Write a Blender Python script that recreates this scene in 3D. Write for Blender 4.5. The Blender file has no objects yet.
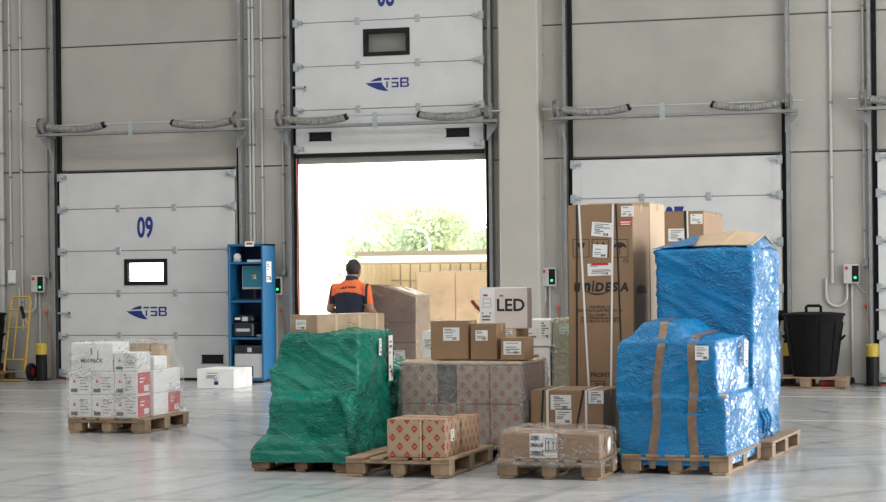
import bpy, bmesh, math, random
from mathutils import Vector, Matrix, noise
R = math.radians
scene = bpy.context.scene
COL = scene.collection

# ------------------------------------------------------------------ camera
F, HC, HY, PSI, ROLL = 2000.0, 1.52, 269.0, math.atan(.3), .0105
cd = bpy.data.cameras.new('camera'); cam = bpy.data.objects.new('camera', cd); COL.objects.link(cam)
cd.sensor_width = 36; cd.lens = F/886*36; cd.shift_y = (HY-251)/886
cd.clip_start = .1; cd.clip_end = 800
cam.matrix_world = Matrix.Translation((0, 0, HC)) @ Matrix.Rotation(PSI, 4, 'Z') @ Matrix.Rotation(R(90), 4, 'X') @ Matrix.Rotation(-ROLL, 4, 'Z')
scene.camera = cam
scene.view_settings.view_transform = 'Standard'; scene.view_settings.look = 'None'
scene.view_settings.gamma = 1; scene.view_settings.use_curve_mapping = False
scene.view_settings.exposure = 0.0

# ------------------------------------------------------------------ sky and light
w = bpy.data.worlds.new('overcast_sky'); scene.world = w; w.use_nodes = True
bgn = w.node_tree.nodes['Background']; bgn.inputs[0].default_value = (1.0, .985, .95, 1); bgn.inputs[1].default_value = 5.2

def area(name, loc, rot, sx, sy, power, col=(1, 1, 1)):
    l = bpy.data.lights.new(name, 'AREA'); l.shape = 'RECTANGLE'; l.size = sx; l.size_y = sy; l.energy = power; l.color = col
    o = bpy.data.objects.new(name, l); o.location = loc; o.rotation_euler = rot; COL.objects.link(o); return o
CEIL = 8.6
for i, yy in enumerate((1.0, 7.5, 14.0, 20.5)):                      # daylight strips in the roof
    area('skylight_daylight', (-11.5, yy, CEIL-.12), (0, 0, 0), 28, 1.6, (580, 580, 520, 430)[i], (1, .985, .955))
# daylight through the wide gateway in the right-hand wall
area('gateway_daylight', (8.75, 13.5, 2.7), (0, R(90), 0), 5.2, 11.0, 760, (.95, .98, 1))
# daylight at the two open bays of the back wall right of the frame
for bx_ in (3.45, 7.0): area('bay_daylight', (bx_, 25.95, 1.5), (R(90), 0, R(180)), 2.7, 2.9, 420, (.97, .99, 1))

# ------------------------------------------------------------------ pixel helpers
_r = (math.cos(PSI), math.sin(PSI)); _f = (-math.sin(PSI), math.cos(PSI))
def ray(x, y):
    u, v = x-443, -(y-HY); c, s = math.cos(ROLL), math.sin(ROLL)
    u, v = u*c+v*s, -u*s+v*c
    return (_f[0]+_r[0]*u/F, _f[1]+_r[1]*u/F, v/F)
def P(x, y, Y):
    d = ray(x, y); t = Y/d[1]; return (d[0]*t, Y, HC+d[2]*t)
def G(x, y, z=0):
    d = ray(x, y); t = (z-HC)/d[2]; return (d[0]*t, d[1]*t, z)
def q(x0, x1, yt, yb, Y):
    ym, xm = (yt+yb)/2, (x0+x1)/2
    return P(x0, ym, Y)[0], P(x1, ym, Y)[0], P(xm, yb, Y)[2], P(xm, yt, Y)[2]
YW = 25.84

# ------------------------------------------------------------------ materials
MATS = {}
def newmat(name):
    m = bpy.data.materials.new(name); m.use_nodes = True; MATS[name] = m
    nt = m.node_tree; b = nt.nodes['Principled BSDF']; return m, nt, b
def N(nt, t, **k):
    n = nt.nodes.new(t)
    for a, v in k.items():
        if a in n.inputs: n.inputs[a].default_value = v
        else: setattr(n, a, v)
    return n
def plain(name, col, rough=.5, metal=0., spec=.5, var=.0, scale=8., bump=0., bscale=60., rnd=0., coat=0.):
    m, nt, b = newmat(name); L = nt.links
    b.inputs['Roughness'].default_value = rough; b.inputs['Metallic'].default_value = metal
    b.inputs['Specular IOR Level'].default_value = spec; b.inputs['Coat Weight'].default_value = coat
    b.inputs['Base Color'].default_value = (*col, 1)
    tc = N(nt, 'ShaderNodeTexCoord')
    src = None
    if var > 0:
        nz = N(nt, 'ShaderNodeTexNoise', Scale=scale, Detail=5.); L.new(tc.outputs['Object'], nz.inputs['Vector'])
        mr = N(nt, 'ShaderNodeMapRange'); mr.inputs[3].default_value = 1-var; mr.inputs[4].default_value = 1+var
        mr.inputs[1].default_value = .3; mr.inputs[2].default_value = .7
        L.new(nz.outputs[0], mr.inputs[0]); src = mr.outputs[0]
    if rnd > 0:
        oi = N(nt, 'ShaderNodeObjectInfo'); mr = N(nt, 'ShaderNodeMapRange'); mr.inputs[3].default_value = 1-rnd; mr.inputs[4].default_value = 1+rnd
        L.new(oi.outputs['Random'], mr.inputs[0])
        if src is None: src = mr.outputs[0]
        else:
            mu = N(nt, 'ShaderNodeMath', operation='MULTIPLY'); L.new(src, mu.inputs[0]); L.new(mr.outputs[0], mu.inputs[1]); src = mu.outputs[0]
    if src is not None:
        vm = N(nt, 'ShaderNodeVectorMath', operation='SCALE'); vm.inputs[0].default_value = col
        L.new(src, vm.inputs['Scale']); L.new(vm.outputs[0], b.inputs['Base Color'])
    if bump > 0:
        nz = N(nt, 'ShaderNodeTexNoise', Scale=bscale, Detail=4.); L.new(tc.outputs['Object'], nz.inputs['Vector'])
        bp = N(nt, 'ShaderNodeBump', Strength=bump, Distance=.01); L.new(nz.outputs[0], bp.inputs['Height']); L.new(bp.outputs[0], b.inputs['Normal'])
    return m
def emit(name, col, s):
    m, nt, b = newmat(name); b.inputs['Base Color'].default_value = (*col, 1)
    b.inputs['Emission Color'].default_value = (*col, 1); b.inputs['Emission Strength'].default_value = s; return m

plain('concrete', (.39, .376, .345), .85, var=.07, scale=1.6, bump=.15, bscale=40, rnd=.02)
plain('joint', (.12, .115, .105), .9)
plain('pillar', (.44, .42, .38), .8, var=.04, scale=2)
plain('ceiling', (.62, .62, .6), .8)
plain('steel', (.27, .28, .285), .5, .4, var=.12, scale=6)
plain('galv', (.42, .46, .48), .4, .5, var=.1, scale=20)
plain('spring', (.25, .245, .23), .55, .2, var=.25, scale=25)
plain('rubber', (.010, .010, .011), .7, spec=.2)
plain('black', (.008, .008, .009), .5, spec=.25, var=.2, scale=30)
plain('black_plastic', (.004, .004, .0045), .65, spec=.15, var=.3, scale=12, bump=.1, bscale=25)
plain('print_blue', (.008, .025, .19), .5)
plain('ink', (.02, .018, .016), .7)
plain('ink_soft', (.17, .165, .16), .8)
plain('ink_faint', (.38, .38, .38), .8)
plain('paper', (.80, .80, .79), .7)
plain('red_print', (.55, .035, .03), .6)
plain('conduit', (.46, .465, .455), .5)
plain('pvc_white', (.72, .72, .7), .4)
plain('yellow', (.50, .37, .05), .45)
plain('yellow_tool', (.52, .33, .05), .45, var=.15, scale=30)
plain('orange_cord', (.50, .13, .07), .5)
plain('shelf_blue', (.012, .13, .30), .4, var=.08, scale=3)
plain('shelf_blue_shaded', (.006, .03, .10), .5)  # cabinet back panel: dimness of the interior put into a darker blue
plain('dark_device', (.018, .02, .026), .4)
plain('grey_device', (.50, .51, .52), .45)
plain('wood', (.26, .18, .115), .8, var=.28, scale=9, bump=.3, bscale=35, rnd=.28)
plain('wood_dark', (.19, .12, .072), .85, var=.3, scale=9, bump=.3, bscale=35, rnd=.25)
plain('card', (.285, .178, .102), .75, var=.06, scale=5, bump=.05, rnd=.06)
plain('card_pale', (.50, .37, .245), .75, var=.05, scale=5, bump=.05, rnd=.05)
plain('card_dark', (.22, .13, .085), .75, var=.08, scale=5, rnd=.05)
plain('card_worn', (.37, .27, .175), .7, var=.16, scale=7, bump=.1, rnd=.05)
plain('card_white', (.84, .84, .84), .6, var=.05, scale=6, rnd=.03)
plain('card_pink', (.70, .63, .62), .6, var=.03, scale=6)
plain('card_red', (.56, .10, .11), .6, var=.15, scale=25)
plain('card_grey', (.13, .13, .135), .7, var=.1)
plain('tape', (.20, .135, .085), .25, var=.18, scale=20, coat=.4)
plain('tape_clear', (.46, .34, .22), .2, coat=.5)
plain('strap_white', (.78, .78, .76), .45)
plain('strap_black', (.02, .02, .02), .4)
plain('skin', (.36, .20, .135), .5)
plain('hair', (.018, .015, .014), .6, var=.3, scale=60, bump=.4, bscale=120)
plain('navy', (.016, .020, .040), .85, var=.15, scale=20)
plain('orange', (.84, .17, .055), .8, var=.05, scale=20)
plain('trousers', (.02, .022, .035), .85)
plain('bark', (.30, .26, .20), .9)
plain('yard', (.55, .54, .51), .9, var=.06, scale=.2)
plain('truck_white', (.70, .70, .68), .5)
plain('truck_skin', (.8, .8, .78), .5)
plain('truck_panel', (.70, .56, .34), .7, var=.05, scale=3, rnd=.06)
plain('card_warm', (.60, .41, .215), .75, var=.06, scale=4)
plain('truck_rail', (.45, .38, .27), .6)
plain('red_plastic', (.28, .012, .012), .4)
plain('cushion_foam', (.7, .6, .5), .8)
plain('line_paint', (.47, .45, .385), .5, var=.12, scale=4)
emit('green_lamp', (.05, 1, .25), 1.2)
emit('screen', (.02, .15, .22), .22)
emit('flag_red', (.7, .12, .05), .25); emit('flag_green', (.25, .6, .1), .25); emit('flag_blue', (.1, .3, .75), .25); emit('flag_yellow', (.85, .65, .1), .25)

def translucent(name, k):
    nt = MATS[name].node_tree; b = nt.nodes['Principled BSDF']; out = [n for n in nt.nodes if n.type == 'OUTPUT_MATERIAL'][0]
    tl = N(nt, 'ShaderNodeBsdfTranslucent'); mx = N(nt, 'ShaderNodeMixShader'); mx.inputs[0].default_value = k
    src = b.inputs['Base Color'].links
    if src: nt.links.new(src[0].from_socket, tl.inputs[0])
    else: tl.inputs[0].default_value = b.inputs['Base Color'].default_value
    nt.links.new(b.outputs[0], mx.inputs[1]); nt.links.new(tl.outputs[0], mx.inputs[2]); nt.links.new(mx.outputs[0], out.inputs[0])
translucent('truck_skin', .7)
def leafmat():
    m, nt, b = newmat('leaf'); L = nt.links
    oi = N(nt, 'ShaderNodeTexNoise', Scale=.35, Detail=2.); tc = N(nt, 'ShaderNodeTexCoord'); L.new(tc.outputs['Object'], oi.inputs['Vector'])
    cr = N(nt, 'ShaderNodeValToRGB'); cr.color_ramp.elements[0].position = .35; cr.color_ramp.elements[1].position = .68
    cr.color_ramp.elements[0].color = (.36, .44, .30, 1); cr.color_ramp.elements[1].color = (.60, .63, .40, 1)
    L.new(oi.outputs[0], cr.inputs[0]); L.new(cr.outputs[0], b.inputs['Base Color']); b.inputs['Roughness'].default_value = .6
leafmat(); translucent('leaf', .45)

def doormat():
    m, nt, b = newmat('door_white'); L = nt.links; tc = N(nt, 'ShaderNodeTexCoord')
    b.inputs['Base Color'].default_value = (.66, .665, .67, 1); b.inputs['Roughness'].default_value = .45
    wv = N(nt, 'ShaderNodeTexWave', Scale=1.05, Distortion=0.); wv.bands_direction = 'Z'; L.new(tc.outputs['Object'], wv.inputs['Vector'])
    bp = N(nt, 'ShaderNodeBump', Strength=.12, Distance=.02); L.new(wv.outputs[1], bp.inputs['Height']); L.new(bp.outputs[0], b.inputs['Normal'])
    nz = N(nt, 'ShaderNodeTexNoise', Scale=2.5, Detail=5.); L.new(tc.outputs['Object'], nz.inputs['Vector'])
    cr = N(nt, 'ShaderNodeValToRGB'); cr.color_ramp.elements[0].color = (.54, .545, .55, 1); cr.color_ramp.elements[1].color = (.60, .605, .61, 1)
    cr.color_ramp.elements[0].position = .25; cr.color_ramp.elements[1].position = .6
    L.new(nz.outputs[0], cr.inputs[0]); L.new(cr.outputs[0], b.inputs['Base Color'])
doormat()

def floormat():
    m, nt, b = newmat('floor_concrete'); L = nt.links; tc = N(nt, 'ShaderNodeTexCoord')
    mp = N(nt, 'ShaderNodeMapping'); mp.inputs['Scale'].default_value = (.55, 1.4, 1); L.new(tc.outputs['Object'], mp.inputs['Vector'])
    n1 = N(nt, 'ShaderNodeTexNoise', Scale=.55, Detail=6., Roughness=.6, Distortion=1.2); L.new(mp.outputs[0], n1.inputs['Vector'])
    n2 = N(nt, 'ShaderNodeTexNoise', Scale=1.6, Detail=3., Roughness=.5, Distortion=2.5); L.new(mp.outputs[0], n2.inputs['Vector'])
    # curved tyre scuffs: thin ridges of a distorted noise
    ab = N(nt, 'ShaderNodeMath', operation='SUBTRACT'); ab.inputs[1].default_value = .5; L.new(n2.outputs[0], ab.inputs[0])
    a2 = N(nt, 'ShaderNodeMath', operation='ABSOLUTE'); L.new(ab.outputs[0], a2.inputs[0])
    mr = N(nt, 'ShaderNodeMapRange'); mr.inputs[1].default_value = 0; mr.inputs[2].default_value = .03; mr.inputs[3].default_value = .80; mr.inputs[4].default_value = 1.0; L.new(a2.outputs[0], mr.inputs[0])
    cr = N(nt, 'ShaderNodeValToRGB'); cr.color_ramp.elements[0].position = .3; cr.color_ramp.elements[1].position = .72
    cr.color_ramp.elements[0].color = (.40, .412, .425, 1); cr.color_ramp.elements[1].color = (.56, .57, .58, 1)
    L.new(n1.outputs[0], cr.inputs[0])
    fac = mr.outputs[0]
    for k, (cx, cy, sc, dist) in enumerate(((-11.5, 13.6, .62, 1.1), (.4, 12.4, .55, 1.3), (-6.5, 19.5, .45, 1.8))):   # tyre arcs of turning forklifts
        mm = N(nt, 'ShaderNodeMapping'); mm.inputs['Location'].default_value = (-cx, -cy, 0); L.new(tc.outputs['Object'], mm.inputs['Vector'])
        wv = N(nt, 'ShaderNodeTexWave', Scale=sc, Distortion=dist, Detail=3.); wv.wave_type = 'RINGS'; wv.rings_direction = 'Z'; wv.inputs['Detail Scale'].default_value = .6; L.new(mm.outputs[0], wv.inputs['Vector'])
        ln = N(nt, 'ShaderNodeMapRange'); ln.inputs[1].default_value = .86; ln.inputs[2].default_value = 1.; L.new(wv.outputs[1], ln.inputs[0])
        nk = N(nt, 'ShaderNodeTexNoise', Scale=.5+.15*k, Detail=3.); L.new(mm.outputs[0], nk.inputs['Vector'])
        mk = N(nt, 'ShaderNodeMapRange'); mk.inputs[1].default_value = .45; mk.inputs[2].default_value = .62; L.new(nk.outputs[0], mk.inputs[0])
        pr = N(nt, 'ShaderNodeMath', operation='MULTIPLY'); L.new(ln.outputs[0], pr.inputs[0]); L.new(mk.outputs[0], pr.inputs[1])
        sb = N(nt, 'ShaderNodeMath', operation='MULTIPLY_ADD'); sb.inputs[1].default_value = -.24; sb.inputs[2].default_value = 1.; L.new(pr.outputs[0], sb.inputs[0])
        mu = N(nt, 'ShaderNodeMath', operation='MULTIPLY'); L.new(fac, mu.inputs[0]); L.new(sb.outputs[0], mu.inputs[1]); fac = mu.outputs[0]
    vm = N(nt, 'ShaderNodeVectorMath', operation='SCALE'); L.new(cr.outputs[0], vm.inputs[0]); L.new(fac, vm.inputs['Scale']); L.new(vm.outputs[0], b.inputs['Base Color'])
    rr = N(nt, 'ShaderNodeMapRange'); rr.inputs[3].default_value = .15; rr.inputs[4].default_value = .22; L.new(n1.outputs[0], rr.inputs[0]); L.new(rr.outputs[0], b.inputs['Roughness'])
    n3 = N(nt, 'ShaderNodeTexNoise', Scale=3., Detail=2.); L.new(tc.outputs['Object'], n3.inputs['Vector'])
    bp = N(nt, 'ShaderNodeBump', Strength=.025, Distance=.02); L.new(n3.outputs[0], bp.inputs['Height']); L.new(bp.outputs[0], b.inputs['Normal'])
    b.inputs['Specular IOR Level'].default_value = .5
floormat()

def filmbump(nt, tc, strength, sx, sz, scale=10.):
    """stretched film: narrow creases in two slanted directions, gathered in patches, over a faint ripple"""
    L = nt.links
    def M(op, a, c=None, d=None, clamp=False):
        n = N(nt, 'ShaderNodeMath', operation=op, use_clamp=clamp)
        for i, v in enumerate((a, c, d)):
            if v is None: continue
            if isinstance(v, (int, float)): n.inputs[i].default_value = v
            else: L.new(v, n.inputs[i])
        return n.outputs[0]
    def crease(rx, ry, sc, zs, width):
        mp = N(nt, 'ShaderNodeMapping'); mp.inputs['Rotation'].default_value = (R(rx), R(ry), 0); L.new(tc.outputs['Object'], mp.inputs['Vector'])
        m2 = N(nt, 'ShaderNodeMapping'); m2.inputs['Scale'].default_value = (sx, sx, sz*zs); L.new(mp.outputs[0], m2.inputs['Vector'])
        a = N(nt, 'ShaderNodeTexNoise', Scale=sc, Detail=2., Roughness=.5, Distortion=.8); L.new(m2.outputs[0], a.inputs['Vector'])
        d = M('ABSOLUTE', M('SUBTRACT', a.outputs[0], .5))
        return M('SUBTRACT', 1., M('DIVIDE', d, width, clamp=True), clamp=True)
    c1 = crease(-14, 16, scale*.55, 2.4, .05); c2 = crease(24, -30, scale*.75, 1.9, .045); c3 = crease(12, -12, scale*2.0, 1.8, .07)
    mk = N(nt, 'ShaderNodeTexNoise', Scale=2.4, Detail=2.); L.new(tc.outputs['Object'], mk.inputs['Vector'])
    mr = N(nt, 'ShaderNodeMapRange'); mr.inputs[1].default_value = .40; mr.inputs[2].default_value = .66; mr.inputs[3].default_value = .12; mr.inputs[4].default_value = 1.; L.new(mk.outputs[0], mr.inputs[0])
    tot = M('MULTIPLY', M('ADD', M('ADD', c1, c2), M('MULTIPLY', c3, .45)), mr.outputs[0])
    bp = N(nt, 'ShaderNodeBump', Strength=strength, Distance=.02); L.new(tot, bp.inputs['Height'])
    return bp, tot
def filmmat(name, c0, c1, rough=.22, strength=.5, sx=1., sz=2.2, scale=9.):
    m, nt, b = newmat(name); L = nt.links; tc = N(nt, 'ShaderNodeTexCoord')
    bp, a = filmbump(nt, tc, strength, sx, sz, scale); L.new(bp.outputs[0], b.inputs['Normal'])
    nz = N(nt, 'ShaderNodeTexNoise', Scale=3., Detail=4.); L.new(tc.outputs['Object'], nz.inputs['Vector'])
    cr = N(nt, 'ShaderNodeValToRGB'); cr.color_ramp.elements[0].color = (*c0, 1); cr.color_ramp.elements[1].color = (*c1, 1)
    cr.color_ramp.elements[0].position = .3; cr.color_ramp.elements[1].position = .7
    L.new(nz.outputs[0], cr.inputs[0]); L.new(cr.outputs[0], b.inputs['Base Color'])
    b.inputs['Roughness'].default_value = rough; b.inputs['Specular IOR Level'].default_value = .4
filmmat('film_blue', (.001, .150, .38), (.002, .215, .50), rough=.16, strength=.65, scale=7.)
filmmat('film_green', (.001, .150, .105), (.002, .225, .16), rough=.15, strength=.75, scale=5.5)
def clearmat(name, tint, haze, gloss, strength=.6, scale=5.5, rough=.14, streak=.45, fres=.3):
    m, nt, b = newmat(name); L = nt.links; tc = N(nt, 'ShaderNodeTexCoord')
    out = [n for n in nt.nodes if n.type == 'OUTPUT_MATERIAL'][0]; nt.nodes.remove(b)
    bp, a = filmbump(nt, tc, strength, 1., 1.8, scale)
    tr = N(nt, 'ShaderNodeBsdfTransparent'); tr.inputs[0].default_value = (*tint, 1)
    df = N(nt, 'ShaderNodeBsdfDiffuse'); df.inputs[0].default_value = (.8, .8, .82, 1); L.new(bp.outputs[0], df.inputs['Normal'])
    gl = N(nt, 'ShaderNodeBsdfGlossy', Roughness=rough); gl.inputs[0].default_value = (1, 1, 1, 1); L.new(bp.outputs[0], gl.inputs['Normal'])
    m1 = N(nt, 'ShaderNodeMixShader'); mr = N(nt, 'ShaderNodeMapRange'); mr.inputs[1].default_value = .45; mr.inputs[2].default_value = 1.5
    mr.inputs[3].default_value = haze; mr.inputs[4].default_value = haze+streak; L.new(a, mr.inputs[0]); L.new(mr.outputs[0], m1.inputs[0])  # crease highlights painted as white diffuse streaks, independent of the lamps
    L.new(tr.outputs[0], m1.inputs[1]); L.new(df.outputs[0], m1.inputs[2])
    lw = N(nt, 'ShaderNodeLayerWeight', Blend=.35)
    ma = N(nt, 'ShaderNodeMath', operation='MULTIPLY_ADD', use_clamp=True); ma.inputs[1].default_value = fres; ma.inputs[2].default_value = gloss; L.new(lw.outputs['Fresnel'], ma.inputs[0])
    m2 = N(nt, 'ShaderNodeMixShader'); L.new(ma.outputs[0], m2.inputs[0]); L.new(m1.outputs[0], m2.inputs[1]); L.new(gl.outputs[0], m2.inputs[2])
    L.new(m2.outputs[0], out.inputs[0])
clearmat('film_clear', (.97, .97, .97), .05, .07, strength=1.1, rough=.12)
clearmat('film_haze', (.97, .97, .97), .09, .07, strength=1.1, rough=.12, streak=.6)
clearmat('film_light', (.99, .99, .99), .03, .05, strength=1.2, rough=.12, streak=.6)
clearmat('film_greenish', (.80, .92, .85), .12, .08, strength=1.)
clearmat('glass', (.97, .98, .98), .0, .03, strength=.0, rough=.03, streak=0., fres=.5)

def diamondmat(name, base, red, fade=1.):
    m, nt, b = newmat(name); L = nt.links; tc = N(nt, 'ShaderNodeTexCoord'); ge = N(nt, 'ShaderNodeNewGeometry')
    b.inputs['Roughness'].default_value = .65
    vt = N(nt, 'ShaderNodeVectorTransform'); vt.vector_type = 'NORMAL'; vt.convert_from = 'WORLD'; vt.convert_to = 'OBJECT'; L.new(ge.outputs['Normal'], vt.inputs[0])
    sn = N(nt, 'ShaderNodeSeparateXYZ'); L.new(vt.outputs[0], sn.inputs[0]); sp = N(nt, 'ShaderNodeSeparateXYZ'); L.new(tc.outputs['Object'], sp.inputs[0])
    def M(op, a, c=None, d=None, clamp=False):
        n = N(nt, 'ShaderNodeMath', operation=op, use_clamp=clamp)
        for i, v in enumerate((a, c, d)):
            if v is None: continue
            if isinstance(v, (int, float)): n.inputs[i].default_value = v
            else: L.new(v, n.inputs[i])
        return n.outputs[0]
    ix = M('GREATER_THAN', M('ABSOLUTE', sn.outputs[0]), .7); iz = M('GREATER_THAN', M('ABSOLUTE', sn.outputs[2]), .7)
    u = M('ADD', M('MULTIPLY', sp.outputs[0], M('SUBTRACT', 1., ix)), M('MULTIPLY', sp.outputs[1], ix))
    v = M('ADD', M('MULTIPLY', sp.outputs[2], M('SUBTRACT', 1., iz)), M('MULTIPLY', sp.outputs[1], iz))
    U = M('DIVIDE', M('ADD', u, 10.0), .112); V = M('DIVIDE', M('ADD', v, 10.03), .128)
    def lat(o):
        fu = M('ABSOLUTE', M('SUBTRACT', M('FRACT', M('ADD', U, o)), .5)); fv = M('ABSOLUTE', M('SUBTRACT', M('FRACT', M('ADD', V, o)), .5))
        d = M('ADD', M('MULTIPLY', fu, 1.05), fv)
        inner = M('MULTIPLY', M('LESS_THAN', fv, .055), M('LESS_THAN', fu, .12))
        return M('MULTIPLY', M('LESS_THAN', d, .245), M('SUBTRACT', 1., M('MULTIPLY', inner, .55)))
    k = M('MULTIPLY', M('MAXIMUM', lat(0.), lat(.5)), fade)
    nz = N(nt, 'ShaderNodeTexNoise', Scale=6., Detail=4.); L.new(tc.outputs['Object'], nz.inputs['Vector'])
    vm = N(nt, 'ShaderNodeVectorMath', operation='SCALE'); vm.inputs[0].default_value = base; L.new(M('MULTIPLY_ADD', nz.outputs[0], .24, .88), vm.inputs['Scale'])
    mx = N(nt, 'ShaderNodeMix', data_type='RGBA'); L.new(k, mx.inputs[0]); L.new(vm.outputs[0], mx.inputs[6]); mx.inputs[7].default_value = (*red, 1)
    L.new(mx.outputs[2], b.inputs['Base Color'])
diamondmat('diamond', (.39, .285, .19), (.36, .035, .02))
diamondmat('diamond_faded', (.43, .345, .28), (.42, .10, .08), .75)
def M_(n): return MATS[n]

# ------------------------------------------------------------------ mesh helpers
class MB:
    def __init__(s): s.v = []; s.f = []; s.m = []; s.mi = 0
    def add(s, vs, fs):
        o = len(s.v); s.v += [tuple(p) for p in vs]; s.f += [tuple(i+o for i in f) for f in fs]; s.m += [s.mi]*len(fs)
    def box(s, x0, x1, y0, y1, z0, z1, M=None):
        vs = [Vector(p) for p in ((x0,y0,z0),(x1,y0,z0),(x1,y1,z0),(x0,y1,z0),(x0,y0,z1),(x1,y0,z1),(x1,y1,z1),(x0,y1,z1))]
        if M: vs = [M @ p for p in vs]
        s.add(vs, [(0,3,2,1),(4,5,6,7),(0,1,5,4),(1,2,6,5),(2,3,7,6),(3,0,4,7)]); return s
    def cbox(s, x0, x1, y0, y1, z0, z1, c=.01, M=None):
        """box with chamfered edges"""
        cx, cy, cz = (x0+x1)/2, (y0+y1)/2, (z0+z1)/2; h = ((x1-x0)/2, (y1-y0)/2, (z1-z0)/2); c = min(c, min(h)*.8)
        idx = {}; vs = []
        for sx in (-1, 1):
            for sy in (-1, 1):
                for sz in (-1, 1):
                    for a in range(3):
                        p = [sx*(h[0]-c), sy*(h[1]-c), sz*(h[2]-c)]; p[a] += (sx, sy, sz)[a]*c
                        idx[(sx, sy, sz, a)] = len(vs); vs.append(Vector((p[0]+cx, p[1]+cy, p[2]+cz)))
        fs = []
        def face(l):
            pts = [vs[i] for i in l]; n = (pts[1]-pts[0]).cross(pts[2]-pts[0]); ctr = sum(pts, Vector())/len(pts)
            fs.append(tuple(l) if n.dot(ctr-Vector((cx, cy, cz))) > 0 else tuple(reversed(l)))
        sg = (-1, 1)
        for a in range(3):
            for t in sg:
                o = [i for i in range(3) if i != a]; l = []
                for (e, g) in ((-1,-1),(1,-1),(1,1),(-1,1)):
                    k = [0, 0, 0]; k[a] = t; k[o[0]] = e; k[o[1]] = g; l.append(idx[(*k, a)])
                face(l)
        for a in range(3):
            o = [i for i in range(3) if i != a]
            for e in sg:
                for g in sg:
                    k0 = [0,0,0]; k0[o[0]] = e; k0[o[1]] = g; k1 = list(k0); k0[a] = -1; k1[a] = 1
                    face([idx[(*k0, o[0])], idx[(*k1, o[0])], idx[(*k1, o[1])], idx[(*k0, o[1])]])
        for sx in sg:
            for sy in sg:
                for sz in sg: face([idx[(sx, sy, sz, a)] for a in range(3)])
        if M: vs = [M @ p for p in vs]
        s.add(vs, fs); return s
    def cyl(s, p0, p1, r0, r1=None, n=12, caps=True):
        r1 = r0 if r1 is None else r1; return s.tube([p0, p1], [r0, r1], n, caps)
    def tube(s, pts, r, n=8, caps=True):
        pts = [Vector(p) for p in pts]; k = len(pts); rs = r if isinstance(r, (list, tuple)) else [r]*k
        vs = []; fs = []; prev = None
        for i, p in enumerate(pts):
            d = (pts[min(i+1, k-1)]-pts[max(i-1, 0)]).normalized()
            if prev is None: prev = Vector((0, 0, 1)) if abs(d.z) < .9 else Vector((1, 0, 0))
            a = (prev-d*prev.dot(d)).normalized(); b = d.cross(a); prev = a
            for j in range(n):
                t = 2*math.pi*j/n; vs.append(p+(a*math.cos(t)+b*math.sin(t))*rs[i])
        for i in range(k-1):
            for j in range(n): fs.append((i*n+j, i*n+(j+1) % n, (i+1)*n+(j+1) % n, (i+1)*n+j))
        if caps: fs.append(tuple(range(n-1, -1, -1))); fs.append(tuple((k-1)*n+j for j in range(n)))
        s.add(vs, fs); return s
    def loft(s, rings, cap=True):
        n = len(rings[0]); vs = [p for r in rings for p in r]; fs = []
        for i in range(len(rings)-1):
            for j in range(n): fs.append((i*n+j, i*n+(j+1) % n, (i+1)*n+(j+1) % n, (i+1)*n+j))
        if cap: fs.append(tuple(range(n-1, -1, -1))); fs.append(tuple((len(rings)-1)*n+j for j in range(n)))
        s.add(vs, fs); return s
    def ell(s, c, rx, ry, rz, n=16, m=10, M=None):
        rings = []
        for i in range(1, m):
            t = math.pi*i/m; z = -math.cos(t); k = math.sin(t)
            rings.append([Vector((rx*k*math.cos(2*math.pi*j/n), ry*k*math.sin(2*math.pi*j/n), rz*z)) for j in range(n)])
        rings = [[(M @ p if M else p)+Vector(c) for p in r] for r in rings]
        return s.loft(rings)
    def prism(s, pts, d, f):
        """extrude outline pts (a,b) by d; f maps (a,b,t) to a point"""
        n = len(pts); vs = [f(a, b, 0) for a, b in pts]+[f(a, b, d) for a, b in pts]
        s.add(vs, [tuple(range(n)), tuple(range(2*n-1, n-1, -1))]+[(i, i+n, (i+1) % n+n, (i+1) % n) for i in range(n)]); return s
    def mesh(s, name, mats, smooth=False, fix=False):
        me = bpy.data.meshes.new(name); me.from_pydata(s.v, [], s.f)
        for m in (mats if isinstance(mats, (list, tuple)) else [mats]): me.materials.append(M_(m))
        me.polygons.foreach_set('material_index', s.m)
        if fix:
            bm = bmesh.new(); bm.from_mesh(me); bmesh.ops.recalc_face_normals(bm, faces=bm.faces); bm.to_mesh(me); bm.free()
        if smooth: me.polygons.foreach_set('use_smooth', [True]*len(me.polygons))
        me.update(); return me
    def build(s, name, mats, parent=None, loc=(0, 0, 0), smooth=False, fix=False):
        return link(name, s.mesh(name, mats, smooth, fix), parent, loc)
def link(name, me, parent=None, loc=(0, 0, 0), rot=None):
    o = bpy.data.objects.new(name, me); COL.objects.link(o); o.location = loc
    if rot is not None: o.rotation_euler = rot
    if parent: o.parent = parent
    return o
def tag(o, label, cat, group=None, kind=None):
    if label: o['label'] = label
    if cat: o['category'] = cat
    if group: o['group'] = group
    if kind: o['kind'] = kind
    return o
def thing(name, label, cat, loc=(0, 0, 0), rz=0., group=None, kind=None):
    o = bpy.data.objects.new(name, None); COL.objects.link(o); o.location = loc; o.rotation_euler = (0, 0, rz)
    o.empty_display_size = .1
    return tag(o, label, cat, group, kind)
def smooth_angle(o, a=40):
    me = o.data; me.polygons.foreach_set('use_smooth', [True]*len(me.polygons)); me.set_sharp_from_angle(angle=R(a)); return o
BOXC = {}
def bmesh_box(dx, dy, dz, c, mat):
    """shared chamfered box mesh centred on its base"""
    k = (round(dx, 4), round(dy, 4), round(dz, 4), c, mat)
    if k not in BOXC: BOXC[k] = MB().cbox(-dx/2, dx/2, -dy/2, dy/2, 0, dz, c).mesh('block_mesh', mat)
    return BOXC[k]
TEXTC = {}
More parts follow.
